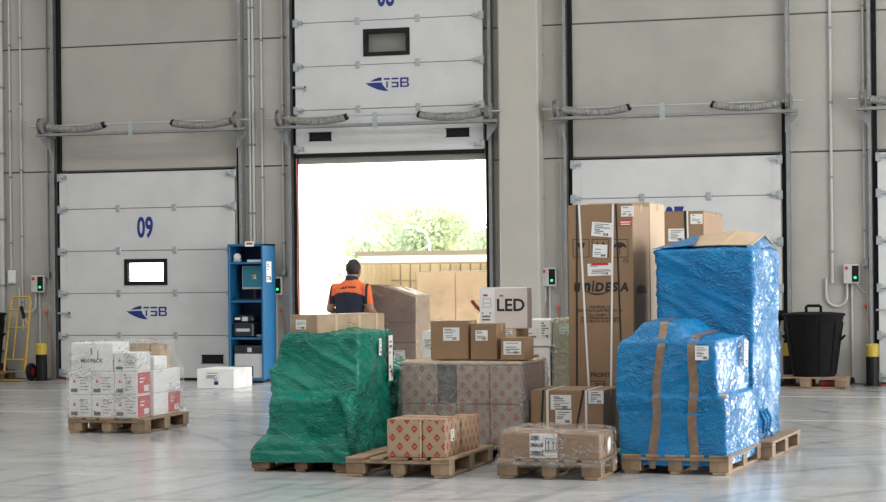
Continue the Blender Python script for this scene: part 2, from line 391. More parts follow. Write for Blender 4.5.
def text(name, s, size, mat, parent, loc, face='front', sx=1., shear=0., bold=0., align='CENTER', depth=.0015, fit=None):
    """lettering as a thin solid mesh standing on a front (-Y) or right (+X) face"""
    k = (s, size, mat, sx, shear, bold, align, fit)
    if k not in TEXTC:
        c = bpy.data.curves.new('lettering', 'FONT'); c.body = s; c.size = size; c.align_x = align; c.align_y = 'CENTER'; c.shear = shear; c.offset = bold; c.extrude = depth/2; c.resolution_u = 3
        c.space_line = .85
        o = bpy.data.objects.new('lettering', c); COL.objects.link(o)
        me = bpy.data.meshes.new_from_object(o.evaluated_get(bpy.context.evaluated_depsgraph_get()))
        bpy.data.objects.remove(o); me.materials.clear(); me.materials.append(M_(mat))
        for v in me.vertices: v.co.x *= sx
        if fit:
            xs = [v.co.x for v in me.vertices]; ys = [v.co.y for v in me.vertices]; x0, x1, y0, y1 = min(xs), max(xs), min(ys), max(ys)
            for v in me.vertices: v.co.x = ((v.co.x-x0)/(x1-x0)-.5)*fit[0]; v.co.y = ((v.co.y-y0)/(y1-y0)-.5)*fit[1]
        TEXTC[k] = me
    return link(name, TEXTC[k], parent, loc, (R(90), 0, 0 if face == 'front' else R(90)))
def shipping_label(parent, x, y, z, w, h, seed=0, face='front', tilt=0., extra=None, name='shipping_label', lines=True):
    """white paper with rows of small print; (x,y,z) is its centre on the face"""
    rnd = random.Random(seed); b = MB(); b.box(-w/2, w/2, -.002, 0, -h/2, h/2)
    if lines:
        b.mi = 1; zz = h*.36
        while zz > -h*.36:
            if rnd.random() < .8:
                x0 = -w*.42+rnd.random()*w*.1; x1 = x0+w*(.2+.6*rnd.random()); x1 = min(x1, w*.44); t = h*(.018+.02*rnd.random())
                b.box(x0, x1, -.0028, -.0019, zz-t, zz+t)
            zz -= h*(.10+.06*rnd.random())
        b.mi = 2; x0 = w*.08
        for i in range(6):
            ww = w*.015*(1+rnd.randrange(3)); b.box(x0, x0+ww, -.0029, -.0019, -h*.42, -h*.24); x0 += ww+w*.02
    if extra == 'red': b.mi = 3; b.box(-w*.34, w*.34, -.004, -.0025, h*.36, h*.54)
    o = b.build(name, ['paper', 'ink_soft', 'ink', 'red_print'], parent)
    M = Matrix.Translation((x, y, z)) @ Matrix.Rotation(0 if face == 'front' else R(90), 4, 'Z') @ Matrix.Rotation(tilt, 4, 'Y')
    o.matrix_basis = M; return o

def shell(name, keys, mat, parent=None, seg=.022, amp=.012, seed=0., loc=(0, 0, 0), top=None, smooth=True, streak=.008, dz=.022, lump=.0, inset=.5, closed=False, diag=.55):
    """film stretched round a load: rounded-rectangle rings from keyframes (z, x0, x1, y0, y1, radius), creased by noise"""
    per = max(2*((k[2]-k[1])+(k[4]-k[3])) for k in keys); n = int(per/seg)//4*4
    rows = []
    for a, b in zip(keys, keys[1:]):
        c = max(1, int(math.ceil(math.dist((a[0], a[1], a[2], a[3]), (b[0], b[1], b[2], b[3]))/dz)))
        for i in range(c): rows.append([a[j]+(b[j]-a[j])*i/c for j in range(6)])
    rows.append(list(keys[-1]))
    def ring(k):
        z, x0, x1, y0, y1, r = k; r = max(.004, min(r, (x1-x0)/2-.001, (y1-y0)/2-.001)); lx, ly = x1-x0-2*r, y1-y0-2*r; arc = math.pi*r/2
        segs = [('l', (x0+r, y0), (1, 0), lx, (0, -1)), ('a', (x1-r, y0+r), -90, arc, None), ('l', (x1, y0+r), (0, 1), ly, (1, 0)), ('a', (x1-r, y1-r), 0, arc, None),
                ('l', (x1-r, y1), (-1, 0), lx, (0, 1)), ('a', (x0+r, y1-r), 90, arc, None), ('l', (x0, y1-r), (0, -1), ly, (-1, 0)), ('a', (x0+r, y0+r), 180, arc, None)]
        tot = 2*(lx+ly)+4*arc; out = []; acc = 0; si = 0
        for j in range(n):
            t = tot*j/n
            while si < 7 and t > acc+segs[si][3]: acc += segs[si][3]; si += 1
            kd, p, d, ln, nr = segs[si]; u = t-acc
            if kd == 'l': out.append((p[0]+d[0]*u, p[1]+d[1]*u, z, nr[0], nr[1]))
            else:
                an = R(d+90*u/max(ln, 1e-6)); out.append((p[0]+r*math.cos(an), p[1]+r*math.sin(an), z, math.cos(an), math.sin(an)))
        return out
    rings = []
    so = Vector((seed*7.3, seed*3.1, seed*5.7))
    def disp(p):
        v = Vector(p)
        a = noise.noise(v*2.6+so)*lump
        a += noise.noise(v*6+so)*amp
        s_ = (v.x+v.y)*.6+v.z*(1 if int(seed) % 2 else -1)*diag*2
        a += (abs(noise.noise(Vector((s_*16, (v.x-v.y)*2.5, v.z*3))+so))-.22)*streak*2
        a += noise.noise(v*22+so)*streak*.5
        return a
    for k in rows:
        rings.append([Vector((x+nx*disp((x, y, z)), y+ny*disp((x, y, z)), z+.3*disp((x+3, y, z)))) for x, y, z, nx, ny in ring(k)])
    b = MB()
    if top is not None:
        z, x0, x1, y0, y1, r = keys[-1]; cnt = 12
        for i in range(1, cnt+1):
            t = i/cnt; ix, iy = (x1-x0)/2*t*.97, (y1-y0)/2*t*.97
            rr = max(.004, r*(1-t)+.01)
            rg = []
            for x, y, zz, nx, ny in ring((z, x0+ix, x1-ix, y0+iy, y1-iy, rr)):
                rg.append(Vector((x, y, z+top((x-x0)/(x1-x0), (y-y0)/(y1-y0))*min(1, t*3)+disp((x, y, z))*.8)))
            rings.append(rg)
    b.loft(rings, cap=False)
    nr = len(rings)
    if top is not None: b.f.append(tuple((nr-1)*n+j for j in range(n))); b.m.append(0)
    o = b.build(name, mat, parent, loc, smooth); return o

# ------------------------------------------------------------------ the hall
XL, XR, YB = -27., 9., -7.
fl = MB().box(XL, XR, YB, YW+.14, -.25, 0).build('floor', 'floor_concrete'); tag(fl, 'polished grey concrete warehouse floor with curved tyre scuffs', 'floor', kind='structure')
for i, (yy, wd) in enumerate(((G(840, 397)[1], .09), (G(840, 421)[1], .06))):
    o = MB().box(XL, XR, yy-wd/2, yy+wd/2, 0, .0015).build('trim_%d' % (i+1), 'line_paint')
    tag(o, ['worn pale yellow floor line nearer the loading doors', 'worn pale yellow floor line nearer the pallets'][i], 'floor line', kind='structure')
DOORS = {9: (-13.455, -10.675), 8: (-9.85, -7.09), 7: (-5.97, -3.154), 6: (-2.03, .77), 5: (2.05, 4.85), 4: (5.6, 8.4)}
def hole(k): a, b = DOORS[k]; return (a-.02, b-.0) if k in (8, 5, 4) else (a+.14, b-.14)
ZJ1, ZJ2, ZOP = 2.97, 4.74, 3.0
PX0, PX1 = P(499, 200, YW-.3)[0], P(539, 200, YW-.3)[0]
bk = MB(); ed = [XL]+[e for k in (9, 8, 7, 6, 5, 4) for e in hole(k)]+[XR]
for i in range(0, len(ed), 2): bk.box(ed[i], ed[i+1], YW+.02, YW+.14, 0, ZOP)
bk.box(XL, XR, YW+.02, YW+.14, ZOP, CEIL)
for k in (9, 7, 6): bk.box(*hole(k), YW+.02, YW+.14, 2.84, ZOP)
wall = bk.build('wall_back', 'joint'); tag(wall, 'grey precast concrete back wall with dock openings', 'wall', kind='structure')
def cpanel(x0, x1, z0, z1):
    g = .009; MB().cbox(x0+g, x1-g, YW, YW+.02, z0+g, z1-g, .006).build('concrete_panel', 'concrete', wall)
for i in range(0, len(ed), 2):
    xs = [ed[i], ed[i+1]]
    if i == 0: xs = [XL, -21.4, ed[1]]
    if i == 4: xs = [ed[4], (PX0+PX1)/2, ed[5]]
    for a, b in zip(xs, xs[1:]): cpanel(a, b, 0, ZJ1)
for z0, z1 in ((ZJ1, ZJ2), (ZJ2, 6.5), (6.5, CEIL)):
    xs = [XL, -21.4, -15.1, (PX0+PX1)/2, 1.6, XR]
    for a, b in zip(xs, xs[1:]): cpanel(a, b, z0, z1)
pil = MB().cbox(PX0, PX1, YW-.3, YW-.001, 0, CEIL, .02).build('trim_3', 'pillar'); tag(pil, 'square concrete pillar right of the open loading door', 'pillar', kind='structure')
tag(MB().box(XL-.2, XL, YB, YW, 0, CEIL).build('wall_left', 'concrete'), 'plain left side wall of the hall', 'wall', kind='structure')
tag(MB().box(XL, XR, YB-.2, YB, 0, CEIL).build('wall_front', 'concrete'), 'plain wall behind the viewer', 'wall', kind='structure')
wr = MB(); wr.box(XR, XR+.2, YB, 7.9, 0, CEIL).box(XR, XR+.2, 19.1, YW, 0, CEIL).box(XR, XR+.2, 7.9, 19.1, 5.4, CEIL)
tag(wr.build('wall_right', 'concrete'), 'right side wall of the hall with a wide gateway', 'wall', kind='structure')
cl = MB().box(XL, XR, YB, YW+.14, CEIL, CEIL+.2)
tag(cl.build('ceiling', 'ceiling'), 'flat pale roof of the hall', 'ceiling', kind='structure')
# outdoors
tag(MB().box(-160, 90, YW+.14, 420, -1.4, -1.2).build('ground', 'yard'), 'pale concrete yard below the dock', 'ground', kind='structure')

# ------------------------------------------------------------------ loading doors
PH = [.598, .598, .598, .598, .515]
def ribbed(b, pts, r, pitch, n=12):
    """spring: a tube with close ribs"""
    L = sum((Vector(q_)-Vector(p_)).length for p_, q_ in zip(pts, pts[1:])); k = int(L/pitch)*3; out = []; rs = []
    cum = [0]
    for p_, q_ in zip(pts, pts[1:]): cum.append(cum[-1]+(Vector(q_)-Vector(p_)).length)
    for i in range(k+1):
        t = L*i/k; j = max(0, min(len(pts)-2, next((a for a in range(len(pts)-1) if cum[a+1] >= t-1e-6), len(pts)-2))); u = (t-cum[j])/(cum[j+1]-cum[j])
        out.append(Vector(pts[j]).lerp(Vector(pts[j+1]), u)); rs.append(r*(1 if i % 3 == 1 else .86))
    b.tube(out, rs, n)
hinge_me = MB().cbox(-.035, .035, -.014, 0, -.05, .05, .004).box(-.02, .02, -.022, -.012, -.014, .014).mesh('hinge_mesh', 'galv')
def roller_mesh(s):
    b = MB(); b.cbox(-.035, .035, -.03, 0, -.055, .055, .005); b.cyl((-s*.02, -.035, 0), (-s*.11, -.035, 0), .012, n=8); b.cyl((-s*.085, -.035, 0), (-s*.11, -.035, 0), .03, n=10); return b.mesh('roller_mesh', 'galv')
roller_me = {s: roller_mesh(s) for s in (-1, 1)}
vent_me = MB().box(-.16, .16, -.006, 0, -.055, .055).box(-.17, .17, -.01, -.004, .05, .062).box(-.17, .17, -.01, -.004, -.062, -.05).mesh('vent_mesh', 'black')
def swoosh():
    b = MB(); f = lambda a, c, t: Vector((a, -.002+t, c))
    top_ = [(-.22, .035), (-.15, .07), (-.08, .09), (-.035, .095), (-.03, .045)]
    bot = [(-.29, .015), (-.12, .02), (-.03, .02), (-.012, -.02), (.02, -.06), (.075, -.11), (.0, -.105), (-.09, -.085), (-.18, -.05), (-.24, -.02)]
    for o in (top_, bot): b.prism([(x, z) for x, z in o], .002, f)
    # letters T S B from bars, with the stencil gaps of the mark
    def bar(x0, x1, z0, z1): b.box(x0, x1, -.002, 0, z0, z1)
    bar(.0, .10, .055, .08); bar(.04, .065, -.06, .03)
    bar(.125, .235, .055, .08); bar(.125, .225, -.002, .02); bar(.205, .235, -.055, .018); bar(.125, .235, -.06, -.038)
    bar(.26, .29, -.06, .08); bar(.26, .385, .055, .08); bar(.26, .385, -.002, .02); bar(.26, .385, -.06, -.038); bar(.365, .395, .022, .072); bar(.37, .40, -.05, .0)
    b.v = [(x*.9, y, z*.93) for x, y, z in b.v]
    return b.mesh('logo_mesh', 'print_blue', fix=True)
logo_me = swoosh()
def door(idx, k, zb, label, num, latch=False):
    X0, X1 = DOORS[k]; W = X1-X0; xc = W/2
    d = thing('door_%d' % idx, label, 'door', (X0, YW, 0), kind='structure')
    T0, T1 = -.11, -.06; z = zb; zs = [z]
    for i, h in enumerate(PH):
        b = MB(); e0, e1 = .05, W-.05
        if i == 2:
            wx0, wx1, wz0, wz1 = xc-.335, xc+.305, z+.12, z+.47
            b.box(e0, wx0, T0, T1, z+.004, z+h-.004).box(wx1, e1, T0, T1, z+.004, z+h-.004).box(wx0, wx1, T0, T1, z+.004, wz0).box(wx0, wx1, T0, T1, wz1, z+h-.004)
        else: b.cbox(e0, e1, T0, T1, z+.004, z+h-.004, .006)
        p = b.build('door_panel', 'door_white', d)
        for s, xx in ((-1, e0+.05), (1, e1-.05)):
            eb = MB().box(xx-.055, xx+.055, T0-.006, T0+.001, z+.006, z+h-.006); eb.build('end_plate', 'door_white', p)
        if i == 2:
            t = .045; fr = MB()
            fr.box(wx0-.01, wx1+.01, T0-.012, T1+.01, wz0-.01, wz0+t).box(wx0-.01, wx1+.01, T0-.012, T1+.01, wz1-t, wz1+.01)
            fr.box(wx0-.01, wx0+t, T0-.012, T1+.01, wz0+t, wz1-t).box(wx1-t, wx1+.01, T0-.012, T1+.01, wz0+t, wz1-t)
            fr.build('window_frame', 'black', p)
            MB().box(wx0+t, wx1-t, -.088, -.082, wz0+t, wz1-t).build('window_pane', 'glass', p)
        if i == 0:
            for s in (-1, 1): link('vent_slot', vent_me, p, (xc+s*W*.355, T0, z+.235 if k == 8 else z+.27))
            MB().box(.05, W-.05, T0-.005, T1+.005, z-.05, z+.006).build('bottom_seal', 'rubber', p)
        if i == 1: link('door_logo', logo_me, p, (xc-.06, T0, z+.33))
        if i == 3: text('door_number', num, .40, 'print_blue', p, (xc-.02, T0-.0005, z+h*.52), sx=.62, bold=.012)
        z += h; zs.append(z)
    MB().box(.05, W-.05, T0-.004, T1+.004, z-.004, z+.015).build('top_seal', 'rubber', d)
    for i, zz in enumerate(zs):
        ins = .07 if i == 0 else (-.06 if i == 5 else 0)
        for s, xx in ((-1, .055), (1, W-.055)): link('roller_bracket', roller_me[s], d, (xx, T0-.005, zz+ins))
        if 0 < i < 5:
            MB().box(.06, W-.06, T0+.012, T1-.012, zz-.012, zz+.012).build('panel_joint', 'joint', d)
            for t in (.345, .655): link('hinge', hinge_me, d, (W*t, T0, zz))
    # tracks, seals, torsion gear
    for s, xx in ((-1, -.04), (1, W+.04)):
        b = MB().box(xx-.03, xx+.03, -.02, -.001, 0, 6.4).box(xx+s*.024, xx+s*.03, -.13, -.02, 0, 6.4)
        b.box(xx-.012, xx+s*.03, -.135, -.13, 0, 6.4) if s > 0 else b.box(xx-.03, xx+.012, -.135, -.13, 0, 6.4)
        t = b.build('track', 'steel', d)
        for j in range(14): MB().cyl((xx+s*.02, -.137, .3+j*.45), (xx+s*.02, -.131, .3+j*.45), .009, n=6).build('bolt', 'galv', t)
        MB().box(min(xx-s*.02, xx-s*.075), max(xx-s*.02, xx-s*.075), -.055, -.002, 0, 6.4 if s < 0 else 3.6).build('side_seal', 'rubber', d)
    zsft, zbm, ys_ = 3.60, 3.475, -.33
    MB().cyl((-.30, ys_, zsft), (W+.26, ys_, zsft), .012, n=8).build('torsion_shaft', 'galv', d)
    b = MB().box(-.2, W+.2, ys_-.02, ys_+.02, zbm-.024, zbm-.018).box(-.2, W+.2, ys_-.02, ys_-.015, zbm-.024, zbm+.02).box(-.2, W+.2, ys_+.015, ys_+.02, zbm-.024, zbm+.02)
    b.build('support_beam', 'steel', d)
    MB().box(W*.46-.012, W*.46+.012, ys_-.02, ys_+.02, zbm-.05, zsft+.04).box(W*.46-.035, W*.46+.035, ys_-.035, ys_-.028, zbm-.06, zsft+.03).build('shaft_bracket', 'galv', d)
    for s in (-1, 1):
        x0 = -.02 if s < 0 else W+.0; x1 = x0-s*.86; pts = [(x0+(x1-x0)*t/10, ys_, zsft-.055*math.sin(math.pi*t/11)-.012*(1-t/10)) for t in range(11)]
        b = MB(); ribbed(b, pts, .056, .035); sp = smooth_angle(b.build('torsion_spring', 'spring', d), 60)
        MB().cyl(pts[-1], (pts[-1][0]-s*.03, ys_, zsft), .05, .045, n=12).build('spring_cone', 'black', sp)
        xd = -.11 if s < 0 else W+.09
        b = MB(); b.tube([(xd-.045, ys_, zsft), (xd-.03, ys_, zsft), (xd-.028, ys_, zsft), (xd+.028, ys_, zsft), (xd+.03, ys_, zsft), (xd+.045, ys_, zsft)], [.05, .12, .085, .085, .12, .06], 20)
        b.build('cable_drum', 'spring', d)
        f = lambda a, c, t: Vector((a, t, c)); xa = -.20 if s < 0 else W+.20; xb = -.03 if s < 0 else W+.03
        MB().prism([(xa, zbm-.036), (xb, zbm-.036), (xb, zbm-.26)], .012, lambda a, c, t: Vector((a, -.22+t, c))).build('gusset_plate', 'steel', d, fix=True)
        MB().box(min(xb, xb+s*.03), max(xb, xb+s*.03), ys_, -.002, zbm-.036, zbm+.02).build('beam_bracket', 'steel', d)
        MB().cyl((xd-s*.02, -.2, zb+.1), (xd-s*.02, ys_+.08, zsft), .0035, n=5).build('lift_cable', 'steel', d)
    lx = .06; zl = zb+PH[0]+.32
    MB().box(lx-.05, lx+.14, T0-.035, T0-.02, zl-.012, zl+.012).box(lx+.12, lx+.14, T0-.035, T0, zl-.05, zl+.012).cyl((lx+.13, T0-.07, zl-.05), (lx+.13, T0-.02, zl-.05), .014, n=8).build('latch', 'galv', d)
    return d
door(1, 9, 0.03, 'closed white sectional loading door numbered 09', '09')
door(2, 8, P(390, 152, YW-.1)[2], 'raised white sectional loading door over the open bay', '08')
door(3, 7, 0.03, 'closed white sectional loading door behind the tall boxes', '07')
door(4, 6, 0.03, 'closed white sectional loading door cut off at the right edge', '06')
# dock shelter head curtain outside the open bay, and the red hanging strap at its left jamb
X0, X1 = hole(8)
o = MB().box(X0-.1, X1+.1, YW+.15, YW+.17, P(390, 160, YW+.15)[2], ZOP+.5).build('dock_curtain', 'grey_device'); tag(o, 'pale grey head curtain hanging outside the open bay', 'curtain')
b = MB(); sx0, sx1 = P(297, 240, YW-.2)[0], P(297.5, 240, YW-.2)[0]
b.tube([(sx0, YW-.19, 3.05), (sx0+.01, YW-.19, 2.2), (sx0+.0, YW-.19, 1.3), (sx0+.015, YW-.19, .9)], .009, 6)
tag(b.build('pull_cord', 'orange_cord'), 'red pull cord hanging at the left jamb of the open bay', 'cord')

# ------------------------------------------------------------------ outside the open bay
TY = 28.6
tx0 = P(370, 290, TY+1.9)[0]; tx1 = tx0+6.4; tz1 = P(430, 262, TY+1.9)[2]
tr = thing('box_truck', 'pale side-loading box truck with raised flap outside the bay', 'truck', ((tx0+tx1)/2, TY+1.0, -1.2))
ox, oy, oz = -(tx0+tx1)/2, -(TY+1.0), 1.2
MB().box(tx0+ox, tx1+ox, 0.0, 2.1, .55, .72).build('bed', 'truck_white', tr)
n = int((tx1-tx0)/.17)
bwall = MB().box(tx0+ox, tx1+ox, 1.98, 2.04, .72, tz1+oz).build('back_wall', 'truck_rail', tr)
for i in range(n):
    a = tx0+ox+(tx1-tx0)*i/n; MB().cbox(a+.012, a+(tx1-tx0)/n-.012, 1.955, 1.98, .72, tz1+oz-.03, .008).build('wall_panel', 'truck_panel', bwall)
for zz in (.45, .86): MB().box(tx0+ox, tx1+ox, 1.945, 1.957, .72+(tz1+oz-.72)*zz-.012, .72+(tz1+oz-.72)*zz+.012).build('lashing_rail', 'truck_rail', bwall)
MB().cbox(tx1+ox-.05, tx1+ox, 0, 2.1, .72, tz1+oz, .01).build('end_wall', 'truck_white', tr)
lew = MB().cbox(tx0+ox-.03, tx0+ox, .1, 2.1, .72, tz1+oz, .01).build('end_wall', 'truck_rail', tr)
for i in range(11): MB().cbox(tx0+ox, tx0+ox+.02, .11+i*.17, .11+i*.17+.15, .73, tz1+oz-.03, .006).build('wall_panel', 'truck_panel', lew)
MB().cbox(tx0+ox-.12, tx1+ox, .2, 2.12, tz1+oz, tz1+oz+.06, .01).build('roof', 'truck_skin', tr)
fz = P(430, 255, TY)[2]+oz
fp = MB(); fx0 = P(355, 254, TY)[0]+ox
fp.add([Vector(p) for p in ((fx0, -1.0, fz), (tx1+ox, -1.0, fz), (tx1+ox, .25, tz1+oz+.03), (fx0, .25, tz1+oz+.03), (fx0, -1.0, fz+.05), (tx1+ox, -1.0, fz+.05), (tx1+ox, .25, tz1+oz+.09), (fx0, .25, tz1+oz+.09))], [(0,3,2,1),(4,5,6,7),(0,1,5,4),(1,2,6,5),(2,3,7,6),(3,0,4,7)])
flp = fp.build('side_flap', 'truck_skin', tr)
MB().box(fx0, tx1+ox, -1.03, -.99, fz-.005, fz+.065).build('flap_edge', 'truck_rail', flp)
for xx in (tx0+ox+.9, tx0+ox+1.9, tx1+ox-1.2):
    wb = MB(); wb.tube([(xx, .15, .42), (xx, .2, .42), (xx, .38, .42), (xx, .42, .42)], [.30, .42, .42, .30], 20); wb.build('wheel', 'rubber', tr)
    wb = MB(); wb.tube([(xx, 1.75, .42), (xx, 1.8, .42), (xx, 1.98, .42), (xx, 2.02, .42)], [.30, .42, .42, .30], 20); wb.build('wheel', 'rubber', tr)
MB().box(tx0+ox, tx1+ox, .45, .6, .36, .55).box(tx0+ox, tx1+ox, 1.5, 1.65, .36, .55).build('chassis', 'black', tr)
# film-wrapped cartons in the truck
cy0 = TY+1.45; a0, a1, z0, z1 = q(418, 489, 272, 330, cy0); tb = .72-1.2
cl_ = thing('wrapped_carton_load', 'film-wrapped block of large cartons standing inside the truck', 'pallet load', ((a0+a1)/2+.35, cy0+.4, tb))
cw, ch = 1.9, z1-tb
for i in range(3):
    for j in range(2): MB().cbox(-cw/2+cw*i/3+.006, -cw/2+cw*(i+1)/3-.004, -.4, .4, ch*j/2+.003, ch*(j+1)/2-.003, .01).build('carton', 'card_warm', cl_)
shell('stretch_film', [(0, -cw/2-.02, cw/2+.02, -.43, .43, .03), (ch+.01, -cw/2-.02, cw/2+.02, -.43, .43, .03)], 'film_clear', cl_, seg=.05, dz=.05, amp=.006, streak=.006, top=lambda u, v: .01)
# trees and lamp post beyond the yard
def tree(px, Y, h, rx, label, seed):
    rnd = random.Random(seed); x = P(px, 260, Y)[0]
    t = thing('tree', label, 'tree', (x, Y, -1.2), group='trees beyond the yard')
    b = MB(); b.tube([(0, 0, 0), (.1, 0, h*.3), (0, .1, h*.6)], [.16, .12, .05], 8)
    for i in range(6):
        a = rnd.random()*6.28; b.tube([(.05, 0, h*(.25+.05*i)), (math.cos(a)*rx*.6, math.sin(a)*rx*.6, h*(.45+.06*i))], [.06, .02], 6)
    b.build('trunk', 'bark', t)
    b = MB(); blobs = [(rnd.uniform(-.7, .7)*rx, rnd.uniform(-.6, .6)*rx, h*rnd.uniform(.35, .82), rx*rnd.uniform(.28, .5)) for _ in range(16)]
    for _ in range(3800):
        cx, cy, cz, r = rnd.choice(blobs); v = Vector((rnd.gauss(0, 1), rnd.gauss(0, 1), rnd.gauss(0, 1))).normalized()*r*rnd.uniform(.5, 1.05)
        p = Vector((cx, cy, cz))+v; p.z = min(max(p.z, h*.12), h*1.05); s = rnd.uniform(.08, .17)
        d1 = Vector((rnd.gauss(0, 1), rnd.gauss(0, 1), rnd.gauss(0, 1))).normalized(); d2 = d1.orthogonal().normalized()
        b.add([p-d1*s, p+d2*s*.6, p+d1*s, p-d2*s*.6], [(0, 1, 2, 3)])
    tag(b.build('foliage', 'leaf', t), None, None)
for i, (px, Y, h, rx, lb) in enumerate(((412, 78, 6.2, 2.5, 'roundest and tallest green tree beyond the truck'), (456, 84, 5.0, 2.2, 'pale low tree between the tallest tree and the jamb'),
        (384, 90, 4.8, 2.0, 'small pale tree left of the tallest tree beyond the truck'), (486, 74, 4.6, 1.9, 'green tree beside the right jamb of the open bay'), (436, 96, 6.2, 2.8, 'yellowish tree just right of the tallest tree'))):
    tree(px, Y, h, rx, lb, i+3)
lp = thing('lamp_post', 'pale curved lamp post in front of the trees', 'lamp post', (P(430, 260, 66)[0], 66, -1.2))
MB().tube([(0, 0, 0), (0, 0, 3.6), (-.15, 0, 4.0), (-.55, 0, 4.2)], [.05, .04, .03, .025], 8).build('pole', 'truck_white', lp)
MB().ell((-.75, 0, 4.18), .22, .09, .045).build('lamp_head', 'truck_white', lp)

# ------------------------------------------------------------------ things on the back wall
def conduit(px, z0, z1, r, label, clips=True, off=.03, mat='conduit', bend=None, py=200):
    x = P(px, py, YW-off)[0]
    t = thing('conduit_pipe', label, 'pipe', (x, YW-off, z0), group='pipes on the back wall')
    MB().cyl((0, 0, 0), (0, 0, z1-z0), r, n=10).build('pipe', mat, t)
    if clips:
        z = .4
        while z < z1-z0-.2:
            MB().box(-r-.005, r+.005, -r-.004, off-.001, z-.014, z+.014).build('pipe_clip', 'steel', t); z += .95
    return t
conduit(1.5, 0, 6.5, .04, 'thick grey pipe at the left edge of the wall', off=.06)
conduit(10.5, P(10, 271, YW)[2], 6.5, .014, 'thin conduit rising from the small white wall box')
conduit(21.5, P(21, 330, YW)[2], 6.5, .014, 'thin conduit looping into the control box left of door 09')
conduit(48, P(48, 278, YW)[2], 6.5, .009, 'thinnest conduit beside the left track of door 09', off=.02, mat='steel')
conduit(250.5, .02, 6.5, .02, 'left of two close conduits between door 09 and the open bay')
conduit(253.8, .02, 6.5, .02, 'right of two close conduits between door 09 and the open bay')
conduit(262.5, P(262, 275, YW)[2], 6.5, .016, 'thin conduit above the blue cabinet end')
conduit(283.5, P(283, 272, YW)[2], 6.5, .014, 'thin conduit beside the left track of the open bay')
conduit(541, P(541, 300, YW)[2], 6.5, .035, 'thick grey conduit in the corner of the pillar', off=.05)
conduit(831.5, P(831, 283, YW)[2], 6.5, .02, 'long conduit left of the control box by the bin')
conduit(864.5, P(864, 262, YW)[2], 6.5, .016, 'thin conduit ending in a small grey box by the right door')
def control_box(px, py, label, side=1):
    x, _, z = P(px, py, YW-.06)
    t = thing('control_box', label, 'control box', (x, YW, z), group='door control boxes')
    MB().cbox(-.10, .10, -.11, -.001, -.125, .125, .012).build('case', 'grey_device', t)
    MB().box(.01, .095, -.114, -.105, -.10, .105).build('button_panel', 'black', t)
    MB().cyl((-.055, -.125, .075), (-.055, -.105, .075), .022, n=12).build('stop_button', 'red_print', t)
    MB().cyl((-.055, -.118, -.02), (-.055, -.105, -.02), .014, n=10).build('key_switch', 'galv', t)
    MB().cyl((.05, -.122, -.045), (.05, -.108, -.045), .017, n=12).build('green_indicator', 'green_lamp', t)
    pts = [(-.06, -.04, -.12)]+[(-.06-.13+.13*math.cos(a), -.04, -.28-.13*math.sin(a)) for a in [math.pi*i/10 for i in range(11)]]+[(-.32, -.03, -.05)]
    MB().tube(pts, .017, 8).build('cable_loop', 'conduit', t)
    MB().cyl((.0, -.03, -.12), (.0, -.03, -z+.06), .014, n=8).build('down_pipe', 'conduit', t)
    MB().cyl((.0, -.03, -z+.02), (.0, -.03, -z+.09), .03, .02, n=8).build('pipe_foot', 'black', t)
    pts = [(.06, -.03, -.12)]+[(.06+.22*i/8, -.02, -.12-.12*math.sin(math.pi*i/9)) for i in range(1, 9)]+[(.30, -.02, .12)]
    MB().tube(pts, .006, 6).build('thin_cable', 'conduit', t)
    return t
control_box(38.5, 284, 'door control box with green lamp above the leftmost bollard')
control_box(275.5, 286, 'door control box with green lamp half hidden by blue cabinet')
control_box(549, 277, 'door control box with green lamp beside the pillar')
control_box(851.5, 274, 'door control box with green lamp above right of the bin')
def wallbox(px, py, wx, hz, label, mat):
    x, _, z = P(px, py, YW-.03); t = thing('junction_box', label, 'junction box', (x, YW, z), group='small boxes on the wall')
    MB().cbox(-wx/2, wx/2, -.06, -.001, -hz/2, hz/2, .008).build('case', mat, t)
    MB().cbox(-wx*.42, wx*.42, -.068, -.058, -hz*.44, hz*.44, .004).build('lid', mat, t)
    for s in (-1, 1): MB().cyl((s*wx*.34, -.072, s*hz*.36), (s*wx*.34, -.066, s*hz*.36), .006, n=6).build('screw', 'steel', t)
wallbox(12, 277, .11, .19, 'small white rectangular wall box at the far left', 'pvc_white')
wallbox(48, 275, .07, .09, 'small grey wall box beside the left track of door 09', 'steel')
wallbox(866, 263, .075, .10, 'small grey wall box beside the right-edge door', 'steel')
wallbox(284, 272, .075, .09, 'small grey wall box beside the open bay', 'steel')
def bollard(px, Y, label, zt=.53):
    x = P(px, 365, Y)[0]; t = thing('bollard', label, 'bollard', (x, Y, 0), group='dock bollards')
    MB().tube([(0, 0, 0), (0, 0, zt*.70)], .08, 20).build('post', 'black', t)
    MB().tube([(0, 0, zt*.70), (0, 0, zt-.02), (0, 0, zt)], [.082, .082, .07], 20).build('yellow_band', 'yellow', t)
    MB().cyl((0, 0, 0), (0, 0, .012), .11, n=20).build('base_plate', 'black', t)
bollard(41.5, YW-.35, 'black bollard with yellow top left of door 09')
bollard(872.5, YW-.35, 'black bollard with yellow top at the right edge')
bollard(789.5, YW-.16, 'black bollard with yellow top behind the leaning broom')
def hang_cord(px, y0, y1, label, dx):
    x, _, z1 = P(px, y0, YW-.05); z0 = P(px, y1, YW-.05)[2]
    b = MB(); b.tube([(x, YW-.05, z1), (x+dx*.2, YW-.05, z1-.1), (x+dx*.6, YW-.06, (z0+z1)/2), (x+dx, YW-.1, z0), (x+dx+.05, YW-.16, .012), (x+dx+.25, YW-.22, .012)], .006, 6)
    b.ell((x, YW-.05, z1), .025, .025, .035, 10, 6); tag(b.build('hanging_cord', 'orange_cord', smooth=True), label, 'cord', 'orange cords by the doors')
hang_cord(46, 312, 375, 'orange cord hanging left of door 09 beside the bollard', .12)
hang_cord(865.5, 305, 378, 'orange cord hanging behind the right-edge bollard', .12)
hang_cord(282, 310, 370, 'orange cord hanging beside the blue cabinet', .1)
